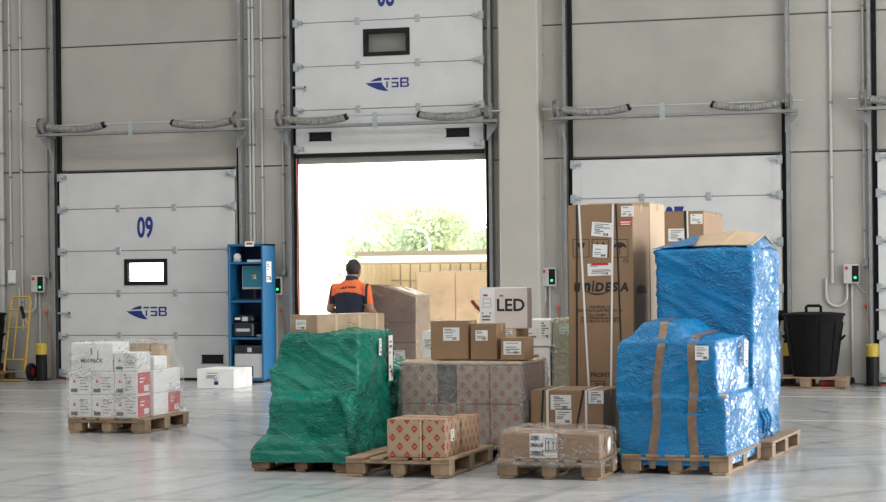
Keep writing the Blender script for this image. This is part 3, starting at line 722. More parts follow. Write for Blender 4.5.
hang_cord(558, 307, 370, 'orange cord hanging between pillar and tall box', .04)

# ------------------------------------------------------------------ pallets and cartons
def pallet(x0, y0, label, wx=.8, wy=1.2, mat='wood', along='y', rz=0.):
    """four-way wooden pallet; boards run along its long axis"""
    t = thing('pallet', label, 'pallet', (x0+wx/2, y0+wy/2, 0), rz, 'wooden pallets')
    def put(name, cx, cy, z, dx, dy, dz, par=t): return link(name, bmesh_box(dx, dy, dz, .004, mat), par, (cx, cy, z))
    if along == 'y': A, B = wx, wy; m = lambda a, b: (a, b)
    else: A, B = wy, wx; m = lambda a, b: (b, a)
    bw = (.145, .10, .145); cs = (-A/2+.0725, 0, A/2-.0725); es = (-B/2+.0725, 0, B/2-.0725)
    for c, w_ in zip(cs, bw):
        put('bottom_board', *m(c, 0), 0, *m(w_*.7 if w_ < .12 else .10, B), .022)
        for e in es: put('block', *m(c, e), .022, *m(w_ if w_ > .12 else .10, .13), .078)
    for e in es: put('stringer_board', *m(0, e), .10, *m(A, .14), .022)
    for i in range(5):
        w_ = .145 if i % 2 == 0 else .10; put('deck_board', *m(-A/2+.0725+i*(A-.145)/4, 0), .122, *m(min(w_, A/5.5), B), .022)
    return t
PH_ = .144
def carton(label, x0, x1, y0, y1, z0, z1, mat='card', rz=0., group=None, cat='box', flaps=True, tape=True, name='cardboard_box', tapemat='tape_clear'):
    t = thing(name, label, cat, ((x0+x1)/2, (y0+y1)/2, z0), rz, group); w_, d_, h_ = x1-x0, y1-y0, z1-z0; t['w'] = w_; t['d'] = d_; t['h'] = h_
    ft = .004 if flaps else 0
    MB().cbox(-w_/2, w_/2, -d_/2, d_/2, 0, h_-ft, .006).build('box_body', mat, t)
    if flaps:
        for s in (-1, 1): MB().box(-w_/2+.002, w_/2-.002, min(s*.0015, s*(d_/2-.002)), max(s*.0015, s*(d_/2-.002)), h_-ft, h_).build('top_flap', mat, t)
    if tape: MB().box(-w_/2-.001, w_/2+.001, -.028, .028, h_, h_+.0012).box(-w_/2-.0012, -w_/2, -.028, .028, h_-.06, h_+.0012).box(w_/2, w_/2+.0012, -.028, .028, h_-.06, h_+.0012).build('packing_tape', tapemat, t)
    for k in ('w', 'd', 'h'): del t[k]
    t_dims[t.name] = (w_, d_, h_); return t
t_dims = {}
def lab(t, u, v, w, h, seed, face='front', **k):
    """label at fraction (u,v) of a carton's face"""
    W_, D_, H_ = t_dims[t.name]
    if face == 'front': return shipping_label(t, -W_/2+u*W_, -D_/2, v*H_, w, h, seed, **k)
    return shipping_label(t, W_/2, -D_/2+u*D_, v*H_, w, h, seed, face='right', **k)
def strap(t, u, mat, tilt=0., wd=.018, name='strap'):
    """band over the front and top of a carton"""
    W_, D_, H_ = t_dims[t.name]; x = -W_/2+u*W_; b = MB(); e = .003
    b.add([Vector(p) for p in ((x-wd/2+tilt, -D_/2-e, .0), (x+wd/2+tilt, -D_/2-e, .0), (x+wd/2, -D_/2-e, H_+e), (x-wd/2, -D_/2-e, H_+e), (x-wd/2+tilt, -D_/2+.001, 0), (x+wd/2+tilt, -D_/2+.001, 0), (x+wd/2, -D_/2+.001, H_+e), (x-wd/2, -D_/2+.001, H_+e))], [(0,1,2,3),(7,6,5,4),(0,4,5,1),(1,5,6,2),(2,6,7,3),(3,7,4,0)])
    b.box(x-wd/2, x+wd/2, -D_/2-e, D_/2+e, H_+.0005, H_+e); b.box(x-wd/2, x+wd/2, D_/2, D_/2+e, 0, H_+e)
    return b.build(name, mat, t)

# ---- left pallet of small white and red cartons under clear film
wy0 = 17.16; wx0 = G(68, 433)[0]
pallet(wx0, wy0, 'pallet carrying the film-wrapped white cartons at left', wy=1.02)
bz = PH_; bx0 = P(69, 400, wy0+.05)[0]; bx1 = P(137.5, 400, wy0+.05)[0]; bw = (bx1-bx0)/3; bh = (P(100, 372, wy0)[2]-P(100, 418.5, wy0)[2])/2
ydep = [(wy0+.05, wy0+.34), (wy0+.345, wy0+.68), (wy0+.685, wy0+.98)]
colw = ['leftmost', 'middle', 'rightmost']; tier = ['bottom', 'second']
def white_print(t, seed):
    W_, D_, H_ = t_dims[t.name]; rnd = random.Random(seed); b = MB(); y = -D_/2
    b.mi = 0; b.box(-W_*.42, -W_*.12, y-.001, y, H_*.10, H_*.26)
    for i in range(7):
        x = rnd.uniform(-.05, .38)*W_; z = rnd.uniform(.2, .85)*H_; s = rnd.uniform(.02, .05)*W_; b.box(x-s, x+s, y-.001, y, z-s*.5, z+s*.4)
    b.mi = 1
    b.prism([(-W_*.33, H_*.52), (-W_*.19, H_*.52), (-W_*.26, H_*.68)], .001, lambda a, c, t_: Vector((a, y-.001+t_, c)))
    b.mi = 2
    for i in range(5): z = H_*(.2+.13*i); b.box(-W_*.02, W_*(.2+.2*rnd.random()), y-.001, y, z, z+.008)
    b.build('printed_panel', ['ink_soft', 'card_red', 'ink_faint'], t, fix=True)
GL = 'white cartons on the left pallet'
def wcarton(label, x0, x1, y0, y1, z0, z1, mat='card_white', seed=0, red=False, prints=True):
    t = carton(label, x0, x1, y0, y1, z0, z1, mat, group=GL, flaps=False, tape=False)
    if prints: white_print(t, seed)
    if red:
        W_, D_, H_ = t_dims[t.name]; MB().box(W_/2, W_/2+.0012, -D_/2+.01, D_/2-.01, .01, H_-.01).build('red_side_print', 'card_red', t)
        b = MB(); b.box(W_/2+.001, W_/2+.002, .0, D_*.36, H_*.12, H_*.38).box(W_/2+.001, W_/2+.002, -D_*.3, -D_*.05, H_*.5, H_*.58).box(W_/2+.001, W_/2+.002, -D_*.3, D_*.05, H_*.66, H_*.72); b.build('side_label', 'paper', t)
    return t
for j in range(2):
    for i in range(3):
        wcarton('%s white carton in the %s layer, front row of left pallet' % (colw[i], tier[j]), bx0+i*bw+.002, bx0+(i+1)*bw-.002, *ydep[0], bz+j*bh, bz+(j+1)*bh-.002, seed=i*5+j, red=(i == 2))
    wcarton('white carton behind the red-sided front carton, %s layer' % tier[j], bx0+2*bw+.002, bx1+.03, *ydep[1], bz+j*bh, bz+(j+1)*bh-.002, seed=30+j)
    wcarton('hidden middle white carton of the second row, %s layer' % tier[j], bx0+bw+.002, bx0+2*bw-.002, *ydep[1], bz+j*bh, bz+(j+1)*bh-.002, seed=34+j)
    wcarton('rear %s white carton, %s layer of left pallet' % ('red-sided' if j == 0 else 'plain', tier[j]), bx0+2*bw+.002, bx1+.02, *ydep[2], bz+j*bh, bz+(j+1)*bh-.002, seed=40+j, red=(j == 0))
tz = bz+2*bh
t = wcarton('largest white carton on top of the left pallet', P(71, 355, wy0+.06)[0], P(112.5, 355, wy0+.06)[0], wy0+.06, wy0+.42, tz, P(92, 343, wy0)[2], prints=False)
text('print', 'MIX PACK', .05, 'ink', t, (-.0, -.1812, .10), bold=.001)
MB().box(-.01, .005, -.1812, -.18, .16, .22).box(.06, .068, -.1812, -.18, .12, .2).build('print_mark', 'ink_soft', t)
wcarton('small white carton on top layer right of the largest carton', P(113.5, 360, wy0+.05)[0], bx1-.005, wy0+.06, wy0+.36, tz, P(128, 353, wy0)[2], seed=51)
yq = ydep[2][0]
carton('left of two brown cartons atop the left pallet', P(130, 350, yq)[0], P(149, 350, yq)[0], yq, ydep[2][1], tz, P(143, 343.5, yq)[2], 'card_pale', group='brown cartons atop the left pallet')
carton('right brown carton atop the left pallet', P(151, 350, yq)[0], P(160, 350, yq)[0], yq, ydep[2][1]-.04, tz, P(155, 345, yq)[2], 'card_pale', group='brown cartons atop the left pallet')
wcarton('white carton at the right top of the left pallet before brown ones', bx0+2*bw-.02, bx1+.025, ydep[1][0]+.03, ydep[1][1]-.01, tz, P(150, 357, ydep[1][0])[2], seed=61)
e = .025
wf = shell('stretch_film', [(PH_-.01, bx0-.05, bx1+.09, wy0+.01, wy0+1.04, .03), (bz+.04, bx0-e, bx1+.055, wy0+.02, wy0+1.03, .03), (tz-.02, bx0-e, bx1+.05, wy0+.02, wy0+1.03, .03), (tz+.06, bx0-.005, bx1+.02, wy0+.03, wy0+1.01, .04),
     (tz+.15, bx0-.002, bx1+.012, wy0+.032, wy0+.98, .04), (tz+.275, bx0+.01, bx1+.0, wy0+.04, wy0+.99, .05)], 'film_light', None, amp=.008, streak=.012, seed=2, top=lambda u, v: .012)
tag(wf, 'clear crinkled stretch film round the left pallet of white cartons', 'stretch film')

# ---- white carton on the floor by the cabinet
fb = G(233, 389)
a0, a1, z0, z1 = q(197, 232.5, 369, 388.5, fb[1])
t = carton('long white carton lying on the floor before the blue cabinet', a0, a1+.02, fb[1], fb[1]+.62, 0, z1, 'card_white', flaps=False, tapemat='card_white')
lab(t, .42, .62, .22, .12, 5); MB().box(-.02, .04, -.3112, -.31, .05, .11).build('print_mark', 'print_blue', t)

# ---- blue cabinet with computer
cy = YW-.62; a0, a1, z0, z1 = q(228, 263.5, 244, 380, cy); cw, ch, cdp = a1-a0, z1, .46
cb = thing('computer_cabinet', 'tall blue metal cabinet with computer shelves beside door 09', 'cabinet', ((a0+a1)/2, cy+cdp/2, 0))
for s in (-1, 1): MB().cbox(min(s*cw/2, s*(cw/2-.03)), max(s*cw/2, s*(cw/2-.03)), -cdp/2, cdp/2, .05, ch, .006).build('side_panel', 'shelf_blue', cb)
MB().box(-cw/2+.03, cw/2-.03, cdp/2-.02, cdp/2, .06, ch-.02).build('back_panel', 'shelf_blue_shaded', cb)
def zc(py): return P(247, py, cy)[2]
shz = [.06, zc(337.5), zc(300.5), zc(262)]
for zz in shz: MB().cbox(-cw/2+.03, cw/2-.03, -cdp/2+.005, cdp/2-.02, zz-.028, zz, .004).build('shelf', 'shelf_blue', cb)
MB().cbox(-cw/2, cw/2, -cdp/2, cdp/2, ch-.03, ch, .006).build('top_panel', 'shelf_blue', cb)
for sx in (-1, 1):
    for sy in (-1, 1): MB().cyl((sx*(cw/2-.05), sy*(cdp/2-.05), 0), (sx*(cw/2-.05), sy*(cdp/2-.05), .06), .025, n=10).build('foot', 'black', cb)
MB().box(-.0, .13, -cdp/2-.004, -cdp/2-.001, ch-.035, ch+.035).build('name_plate', 'paper', cb)
MB().box(.02, .11, -cdp/2-.006, -cdp/2-.0035, ch-.008, ch+.018).build('plate_print', 'red_print', cb)
shipping_label(cb, cw/2, -.02, zc(272), .18, .28, 77, face='right', name='paper_sheet')
sx_, sy_ = cb.location.x, cb.location.y
m = thing('monitor', 'flat computer monitor with blue desktop in the blue cabinet', 'monitor', (sx_+.06, sy_-.04, shz[2]))
MB().cbox(-.18, .18, -.02, .02, .15, .47, .008).build('bezel', 'grey_device', m); MB().box(-.165, .165, -.023, -.019, .18, .455).build('screen', 'screen', m)
fg = MB()
for i, (dx, dz) in enumerate(((-.03, .0), (.0, .006), (-.027, -.033), (.003, -.027))): fg.mi = i; fg.box(dx, dx+.026, -.0245, -.0225, .32+dz, .345+dz)
fg.build('screen_emblem', ['flag_red', 'flag_green', 'flag_blue', 'flag_yellow'], m)
MB().cyl((0, .02, .0), (0, .02, .2), .03, n=10).build('neck', 'dark_device', m); MB().cbox(-.12, .12, -.08, .1, 0, .015, .005).build('stand_base', 'dark_device', m)
t = thing('keyboard', 'dark keyboard under the monitor in the blue cabinet', 'keyboard', (sx_+.02, sy_-.17, shz[2])); MB().cbox(-.2, .2, -.05, .05, 0, .02, .006).build('keyboard_base', 'dark_device', t)
kk = MB()
for r_ in range(4):
    for c_ in range(14): kk.box(-.19+c_*.0275, -.168+c_*.0275, -.045+r_*.024, -.026+r_*.024, .02, .026)
kk.build('keys', 'black', t)
t = thing('label_printer', 'black label printer on the third shelf of the cabinet', 'printer', (sx_-.06, sy_-.02, shz[1]))
MB().cbox(-.15, .15, -.17, .15, 0, .20, .02).build('case', 'dark_device', t); MB().cbox(-.14, .14, -.14, .15, .20, .30, .03).build('lid', 'dark_device', t); MB().box(-.10, .10, -.175, -.168, .08, .12).build('label_slot', 'grey_device', t); MB().box(-.02, .06, -.15, -.138, .22, .28).build('display', 'grey_device', t)
MB().box(-.12, -.05, -.16, -.139, .24, .27).build('brand_plate', 'paper', t)
t = thing('cable_coil', 'thin grey cable lying beside the label printer', 'cable', (sx_+.16, sy_-.14, shz[1])); MB().tube([(.025*math.cos(a)*(1+.05*a), .03*math.sin(a), .008+.002*a) for a in [i*.5 for i in range(26)]], .005, 6).build('loop', 'grey_device', t); 
t = thing('laser_printer', 'black and white laser printer on the bottom shelf of the cabinet', 'printer', (sx_+.02, sy_-.01, shz[0]))
MB().cbox(-.21, .21, -.19, .18, .0, .34, .015).build('case', 'grey_device', t); MB().cbox(-.215, .215, -.195, .185, .34, .45, .015).build('scanner_lid', 'dark_device', t); MB().cbox(-.2, .07, -.2, -.185, .03, .17, .008).build('paper_tray', 'dark_device', t); MB().box(-.01, .05, -.2, -.19, .36, .42).build('display', 'grey_device', t)
t = thing('paper_stack', 'loose white papers on the top shelf of the cabinet', 'papers', (sx_+.12, sy_-.1, shz[3]))
for i in range(4): MB().box(-.11, .11, -.09, .09, .008*i, .008*i+.006).build('sheet', 'paper', t, (.006*(i % 2), 0, 0))
t = thing('tape_dispenser', 'small tape dispenser on the top shelf of the cabinet', 'dispenser', (sx_-.16, sy_-.12, shz[3])); MB().cbox(-.05, .05, -.03, .03, 0, .04, .008).build('base', 'grey_device', t); MB().tube([(-.0, -.022, .075), (-.0, .022, .075)], .045, 16).build('tape_roll', 'paper', t)

# ---- far left: bin on a pallet and yellow hand truck
def bin_(x, y, z, label, rt=.34, rb=.235, h=.86):
    t = thing('waste_bin', label, 'bin', (x, y, z), group='black waste bins'); n = 32
    MB().tube([(0, 0, 0), (0, 0, .02), (0, 0, h-.10), (0, 0, h-.07), (0, 0, h-.035)], [rb*.97, rb, rt*.965, rt*.985, rt], n).build('tub', 'black_plastic', t); 
    l = MB().tube([(0, 0, h-.035), (0, 0, h-.01), (0, 0, h), (0, 0, h+.012)], [rt*1.05, rt*1.06, rt*.98, rt*.6], n).build('lid', 'black_plastic', t)
    MB().tube([(-.09, 0, h), (-.09, 0, h+.075), (-.075, 0, h+.09), (.075, 0, h+.09), (.09, 0, h+.075), (.09, 0, h)], .018, 8).build('lid_handle', 'black_plastic', l)
    for s in (-1, 1):
        r_ = rb+(rt-rb)*.55; MB().tube([(s*(r_-.01), -.05, h*.56), (s*(r_+.055), -.05, h*.64), (s*(r_+.055), .05, h*.64), (s*(r_-.01), .05, h*.56)], .014, 8).build('side_handle', 'black_plastic', t)
    for k in range(10):
        a = k*math.pi/5; r0, r1 = rb+.004, rt*.965+.003; MB().tube([(r0*math.cos(a), r0*math.sin(a), .03), (r1*math.cos(a), r1*math.sin(a), h-.11)], .008, 6).build('rib', 'black_plastic', t)
    return t
rbY = YW-1.02
a0 = P(765, 380, rbY)[0]; a1 = P(846, 380, rbY)[0]
pallet(a0, rbY, 'pallet under the black bin at right', wx=a1-a0, wy=.56, mat='wood', along='x')
bin_(P(814, 360, rbY+.28)[0], rbY+.28, PH_, 'black round bin with lid standing on a pallet at right', .37, .265, P(814, 313, rbY+.28)[2]-PH_)
t = thing('red_crate', 'red plastic tray lying under the pallet of the right bin', 'tray', (P(829, 379, rbY+.2)[0], rbY+.24, .022)); MB().cbox(-.12, .12, -.1, .1, 0, .012, .005).build('tray_base', 'red_plastic', t)
for s in (-1, 1): MB().cbox(min(s*.12, s*.108), max(s*.12, s*.108), -.1, .1, .012, .07, .004).build('tray_side', 'red_plastic', t); MB().cbox(-.108, .108, min(s*.1, s*.088), max(s*.1, s*.088), .012, .07, .004).build('tray_wall', 'red_plastic', t)
b0 = P(788, 309, YW-.12)
t = thing('broom', 'black broom leaning against the wall left of the right bin', 'broom', (b0[0]-.16, YW-.40, 0))
MB().tube([(0, 0, .0), (.06, .3, b0[2]-.05)], .016, 8).build('handle', 'yellow_tool', t)
hb = MB(); hb.ell((.07, .27, b0[2]-.08), .12, .07, .07, 14, 8); hb.ell((.0, .25, b0[2]-.14), .07, .05, .09, 12, 8); hb.build('head', 'black_plastic', t, smooth=True)
hb = MB().tube([(.02, .22, b0[2]-.12), (-.01, .12, .6), (-.02, .02, .2), (-.03, 0, .02)], [.05, .055, .05, .04], 10); hb.build('rubber_blade', 'black_plastic', t, smooth=True)
ly = YW-.75
pallet(P(-68, 380, ly)[0], ly-.12, 'pallet under the black bin at the left edge', wy=.72, wx=1.0, along='x', mat='wood_dark')
bin_(P(-20, 360, ly+.24)[0], ly+.24, PH_, 'black bin cut off by the left edge', .36, .27, .82)
h0 = P(15, 379, YW-.45)
t = thing('hand_truck', 'yellow two-wheeled hand truck leaning near the left edge', 'hand truck', (h0[0], YW-.45, 0))
hz = P(15, 297, YW-.2)[2]; 
for s in (-1, 1):
    MB().tube([(s*.16, -.02, .12), (s*.165, .02, .3), (s*.15, .2, hz-.06), (s*.12, .21, hz)], .017, 8).build('upright', 'yellow_tool', t)
    wb = MB(); wb.tube([(s*.23-.03, .05, .125), (s*.23-.02, .05, .125), (s*.23+.02, .05, .125), (s*.23+.03, .05, .125)], [.08, .125, .125, .08], 20); wl = wb.build('wheel', 'rubber', t); MB().cyl((s*.23-.034, .05, .125), (s*.23+.034, .05, .125), .05, n=12).build('hub', 'red_plastic', wl)
MB().tube([(-.125, .21, hz), (.125, .21, hz)], .017, 8).build('handle_bar', 'yellow_tool', t)
for zz, yy in ((.3, .03), (.75, .1), (1.0, .15)): MB().tube([(-.16, yy, zz), (.16, yy, zz)], .012, 6).build('cross_bar', 'yellow_tool', t)
MB().tube([(-.03, .0, .3), (-.03, .19, hz-.05)], .010, 6).build('centre_bar', 'yellow_tool', t)
MB().tube([(.05, .14, .95), (.17, .1, .78), (.15, .05, .4), (.10, .02, .2)], .012, 6).build('brace', 'yellow_tool', t)
MB().tube([(.03, .15, 1.05), (.09, .12, .88)], .026, 8).build('grip', 'rubber', t)
MB().cbox(-.2, .2, -.2, .0, .012, .022, .003).build('toe_plate', 'yellow_tool', t); MB().cyl((-.25, .05, .125), (.25, .05, .125), .012, n=8).build('axle', 'steel', t)

# ---- green wrapped load
gy = 14.12; gx = G(252, 471)[0]
pallet(gx, gy, 'pallet under the large green-wrapped load', mat='wood_dark')
def X(px, Y, py=400): return P(px, py, Y)[0]
def Z(py, Y, px=443): return P(px, py, Y)[2]
g = thing('green_wrapped_load', 'large load wrapped in green film on the front left pallet', 'pallet load', (gx+.4, gy+.6, PH_))
def gk(z, x0, x1, y0, y1, r): return (z-PH_, x0-gx-.4, x1-gx-.4, y0-gy-.6, y1-gy-.6, r)
gr = gx+.8
shell('green_film', [gk(.075, gx+.012, gr+.0, gy-.015, gy+1.20, .02), gk(Z(455, gy), gx+.012, gr+.0, gy-.012, gy+1.2, .02), gk(Z(453.5, gy), gx+.02, gr+.0, gy-.0, gy+1.2, .02), gk(Z(446, gy), X(258, gy), gr-.01, gy+.0, gy+1.2, .03), gk(Z(437, gy), X(264, gy), gr-.03, gy+.05, gy+1.19, .03),
     gk(Z(403, gy), X(266.5, gy), gr-.02, gy+.06, gy+1.19, .03), gk(Z(399.5, gy), X(267, gy), gr-.02, gy+.09, gy+1.19, .04), gk(Z(395, gy), X(267, gy+.14), gr-.01, gy+.22, gy+1.19, .05), gk(Z(375, gy), X(267, gy+.24), gr-.01, gy+.26, gy+1.19, .05),
     gk(Z(366, gy), X(270, gy+.2), gr-.02, gy+.28, gy+1.18, .05), gk(Z(340, gy), X(280, gy+.25), gr-.03, gy+.29, gy+1.17, .04), gk(Z(334.5, gy), X(282.5, gy+.25), gr-.03, gy+.31, gy+1.16, .05)], 'film_green', g, amp=.016, streak=.014, seed=5, lump=.025, top=lambda u, v: .035*math.sin(math.pi*u)*math.sin(math.pi*v), loc=(0, 0, 0))
# twisted rope of film running down the front corner
pts = []
for px, py, yy in ((332, 394, .02), (340, 397, .0), (346, 404, -.01), (350, 420, -.02), (353, 438, -.02), (356, 452, -.01), (358, 458, .02)):
    p = P(px, py, gy+.05+yy); pts.append((min(p[0], gr+.005)-gx-.4, -.6+.05+yy, p[2]-PH_))
b = MB(); b.tube(pts, [.01, .03, .038, .03, .035, .025, .01], 10)
for v in range(len(b.v)): p = Vector(b.v[v]); b.v[v] = tuple(p+Vector((1, -.5, 0))*noise.noise(p*24)*.018)
b.build('film_rope', 'film_green', g, smooth=True)
shipping_label(g, X(373.5, gy+.9)-gx-.4-.03, -.6+.20, Z(346, gy)-PH_-.02, .06, .13, 11, tilt=R(4)).location = (.402-.03, .12, Z(347, gy+.7)-PH_)
for o in [c for c in g.children if c.name.startswith('shipping')]: o.rotation_euler = (0, 0, R(90)); o.location.x = .402
o = shipping_label(g, .402, .38, Z(358, gy+1.0)-PH_, .10, .36, 12, face='right', name='long_label')
# long worn carton on top
ly0 = gy+.32; pz = Z(335.5, ly0, 318)
lx0, lx1 = X(318, ly0, 326), X(388, gy+1.0, 326)
L_ = math.hypot(lx1-lx0, .62); an = math.atan2(.62, lx1-lx0)
t = carton('long worn brown carton lying across the green-wrapped load', -L_/2, L_/2, -.16, .16, 0, .145, 'card_worn', tape=True)
ctr = Vector((lx0, ly0-.02, pz+.012))+Matrix.Rotation(an, 3, 'Z') @ Vector((L_/2, .16, 0))
t.location = ctr; t.rotation_euler = (0, 0, an)
o = shipping_label(t, -L_/2, 0, .07, .12, .075, 15, name='end_label'); o.matrix_basis = Matrix.Translation((-L_/2, .03, .07)) @ Matrix.Rotation(R(-90), 4, 'Z')
for u in (.28, .62, .88): MB().box(-L_/2+u*L_-.012, -L_/2+u*L_+.012, -.1612, -.16, 0, .146).build('tape_band', 'card_pale', t)
pm = MB()
for i_, (u0, u1, v0) in enumerate(((.44, .50, .075), (.455, .485, .095), (.44, .47, .045), (.51, .58, .062))): pm.box(-L_/2+u0*L_, -L_/2+u1*L_, -.1612, -.16, v0, v0+.008)
pm.build('print_mark', 'card_dark', t)
# second green load behind
g2y = 15.62; g2x1 = X(400.5, g2y); g2x0 = g2x1-.8
pallet(g2x0, g2y, 'pallet under the low green load behind the large green one', wy=.8, mat='wood_dark')
g2 = thing('green_wrapped_bundle', 'lower green-wrapped load showing behind the large green one', 'pallet load', ((g2x0+g2x1)/2, g2y+.4, PH_))
zt = Z(366, g2y)-PH_
shell('green_film', [(0, -.4, .4, -.4, .4, .05), (zt*.35, -.38, .37, -.38, .38, .06), (zt*.5, -.4, .39, -.39, .39, .08), (zt*.95, -.39, .38, -.38, .38, .08), (zt, -.35, .33, -.34, .34, .08)], 'film_green', g2, seg=.03, dz=.03, amp=.02, streak=.02, seed=3, lump=.05, top=lambda u, v: .03)

# ---- front pallet with diamond-print cartons
dy = 13.88; dx = G(346, 476.5)[0]
pallet(dx, dy, 'half-empty pallet carrying the diamond-print cartons')
dxr = X(445, dy+.05, 440); dxm = X(421.5, dy+.05, 440); dxl = X(387.5, dy+.05, 440); dz1 = Z(419.5, dy+.05, 420)
GD = 'diamond-print cartons on the front pallet'
t = carton('front left carton printed with red diamonds', dxl, dxm-.002, dy+.04, dy+.50, PH_, dz1, 'diamond', group=GD)
t = carton('front right diamond-print carton with small white side label', dxm+.002, dxr, dy+.06, dy+.44, PH_, dz1-.002, 'diamond', group=GD, rz=0)
lab(t, .48, .55, .085, .085, 21, 'right')
carton('rear diamond-print carton on the front pallet, behind the labelled one', dxm+.03, dxr+.005, dy+.50, dy+.95, PH_, Z(417, dy+.5, 465)-.01, 'diamond', group=GD)

# ---- film-wrapped diamond carton load with small boxes on it
ky = 15.14; kx0, kx1 = X(399, ky), X(524, ky); kz = Z(361, ky, 470)
pallet(kx0, ky, 'pallet under the clear-wrapped load of diamond-print cartons', wx=kx1-kx0, wy=.8, along='x', mat='wood_dark')
KG = 'wrapped diamond-print cartons'
n = 3; hh = (kz-.03-PH_)/2
ks = [0, .30, .345+.11, .73, 1]
nm = ['left end', 'gap', 'centre', 'right end']
for j in range(2):
    for i in range(4):
        if i == 1:
            if j == 1: carton('dark grey carton between diamond-print cartons under clear film', kx0+.015+(kx1-kx0-.03)*ks[i]+.003, kx0+.015+(kx1-kx0-.03)*ks[i+1]-.003, ky+.05, ky+.76, PH_+hh, kz-.034, 'card_grey', group=KG, tape=False)
            else: carton('plain lower carton between wrapped diamond-print cartons', kx0+.015+(kx1-kx0-.03)*ks[i]+.003, kx0+.015+(kx1-kx0-.03)*ks[i+1]-.003, ky+.03, ky+.76, PH_, PH_+hh-.003, 'diamond_faded', group=KG, tape=False)
            continue
        carton('%s wrapped diamond-print carton, %s layer' % (nm[i], ['lower', 'upper'][j]), kx0+.015+(kx1-kx0-.03)*ks[i]+.003, kx0+.015+(kx1-kx0-.03)*ks[i+1]-.003, ky+.02, ky+.77, PH_+j*hh, PH_+(j+1)*hh-.003, 'diamond_faded', group=KG, tape=False)
o = MB().cbox(kx0+.01, kx1-.01, ky+.01, ky+.78, kz-.029, kz-.006, .004).build('cardboard_sheet', 'card_pale'); tag(o, 'flat cardboard sheet topping the clear-wrapped load', 'cardboard sheet')
kf = shell('stretch_film', [(.10, kx0-.03, kx1+.03, ky-.03, ky+.83, .03), (kz-.12, kx0-.008, kx1+.008, ky-.008, ky+.81, .03), (kz-.02, kx0-.004, kx1+.004, ky-.004, ky+.80, .04), (kz+.0, kx0+.02, kx1-.02, ky+.02, ky+.78, .04)], 'film_haze', None, amp=.008, streak=.012, seed=4)
tag(kf, 'clear crinkled film round the diamond-print carton load in the middle', 'stretch film')
BG = 'small brown boxes on the clear-wrapped load'
def small(label, x0, x1, xs, yt, Y, d, lw, lh, lu, lv, seed):
    t = carton(label, X(x0, Y, 340), X(x1, Y, 340), Y, Y+d, kz+.004, Z(yt, Y, (x0+x1)/2), 'card', group=BG); lab(t, lu, lv, lw, lh, seed); return t
small('largest and leftmost of the small brown boxes', 430.5, 468.5, 0, 321, ky+.12, .26, .135, .105, .55, .66, 31)
small('middle small brown box with white label', 470.5, 497, 0, 324, ky+.10, .27, .10, .082, .42, .68, 32)
small('low small brown box at the right end of the load', 500.5, 525, 0, 338, ky+.06, .28, .145, .105, .48, .55, 33)

# ---- stack behind with the LED box
sy = 16.02; sx0, sx1 = X(420, sy, 350), X(516, sy, 350)
pallet(sx0-.02, sy, 'pallet under the brown cartons carrying the LED box', wx=sx1-sx0+.02, wy=.8, along='y', mat='wood_dark')
zs1 = Z(358, sy, 440); zs2 = Z(328.8, sy, 505)
SG = 'brown cartons under the LED box'
carton('wide brown carton at the base below the LED box', sx0, sx1, sy, sy+.78, PH_, zs1, 'card_pale', group=SG)
t = carton('labelled brown carton directly beneath the LED box', X(474, sy, 340), X(516, sy, 340), sy+.0, sy+.42, zs1, zs2, 'card_pale', group=SG); lab(t, .78, .88, .10, .05, 36)
t = carton('small pale white box left of the small brown boxes', X(421.5, sy, 345), X(445, sy, 345), sy+.02, sy+.3, zs1, Z(331, sy, 425), 'card_white'); lab(t, .3, .5, .1, .1, 37)
lx0, lx1 = X(479, sy, 305), X(526.5, sy, 305); lz1 = Z(287.5, sy, 505)
t = carton('white and pale pink carton printed LED in black', lx0, lx1, sy+.02, sy+.18, zs2, lz1, 'card_pink', flaps=False, tape=False); W_, D_, H_ = t_dims[t.name]
text('lettering', 'LED', .142, 'ink', t, (.062, -D_/2-.001, H_*.56), bold=.003, sx=1.0)
MB().box(-W_/2, -W_/2+.13, -D_/2-.001, -D_/2, .0, H_).build('white_print_panel', 'card_white', t)
b = MB(); b.mi = 0; b.box(-W_/2+.03, -W_/2+.07, -D_/2-.002, -D_/2-.0005, H_*.79, H_*.835); b.mi = 1
for zz in (.52, .62, .72): b.box(-W_/2+.03, -W_/2+.095, -D_/2-.002, -D_/2-.0005, H_*zz, H_*zz+.003)
for xx in (.03, .095): b.box(-W_/2+xx, -W_/2+xx+.003, -D_/2-.002, -D_/2-.0005, H_*.52, H_*.74)
for xx in (.02, .085): b.box(-W_/2+xx, -W_/2+xx+.012, -D_/2-.002, -D_/2-.0005, H_*.36, H_*.40)
for zz in (.2, .28): b.box(-W_/2+.02, -W_/2+.09, -D_/2-.002, -D_/2-.0005, H_*zz, H_*zz+.014)
b.mi = 1; b.box(-.03, .0, -D_/2-.002, -D_/2-.0005, H_*.78, H_*.82)
b.build('small_print', ['red_print', 'ink_soft'], t)
# red-handled bar leaning behind the LED box
jy = sy+.25; j0 = P(471.5, 300.5, jy); j1 = P(480, 311, jy); d0 = Vector((j1[0]-j0[0], 0, j1[2]-j0[2])).normalized(); ln_ = (j0[2]-zs2-.012)/-d0.z
t = thing('pry_bar', 'red-handled black bar leaning behind the LED box', 'tool', (j0[0]+d0.x*ln_, jy, zs2)); r0 = -d0*ln_+Vector((0, 0, .012))
MB().tube([r0+d0*.09, r0+d0*(ln_-.03), r0+d0*ln_+Vector((.01, 0, .004))], [.009, .009, .006], 8).build('shaft', 'black', t)
MB().tube([r0, r0+d0*.012, r0+d0*.085, r0+d0*.095], [.010, .016, .016, .011], 10).build('grip', 'red_plastic', t)

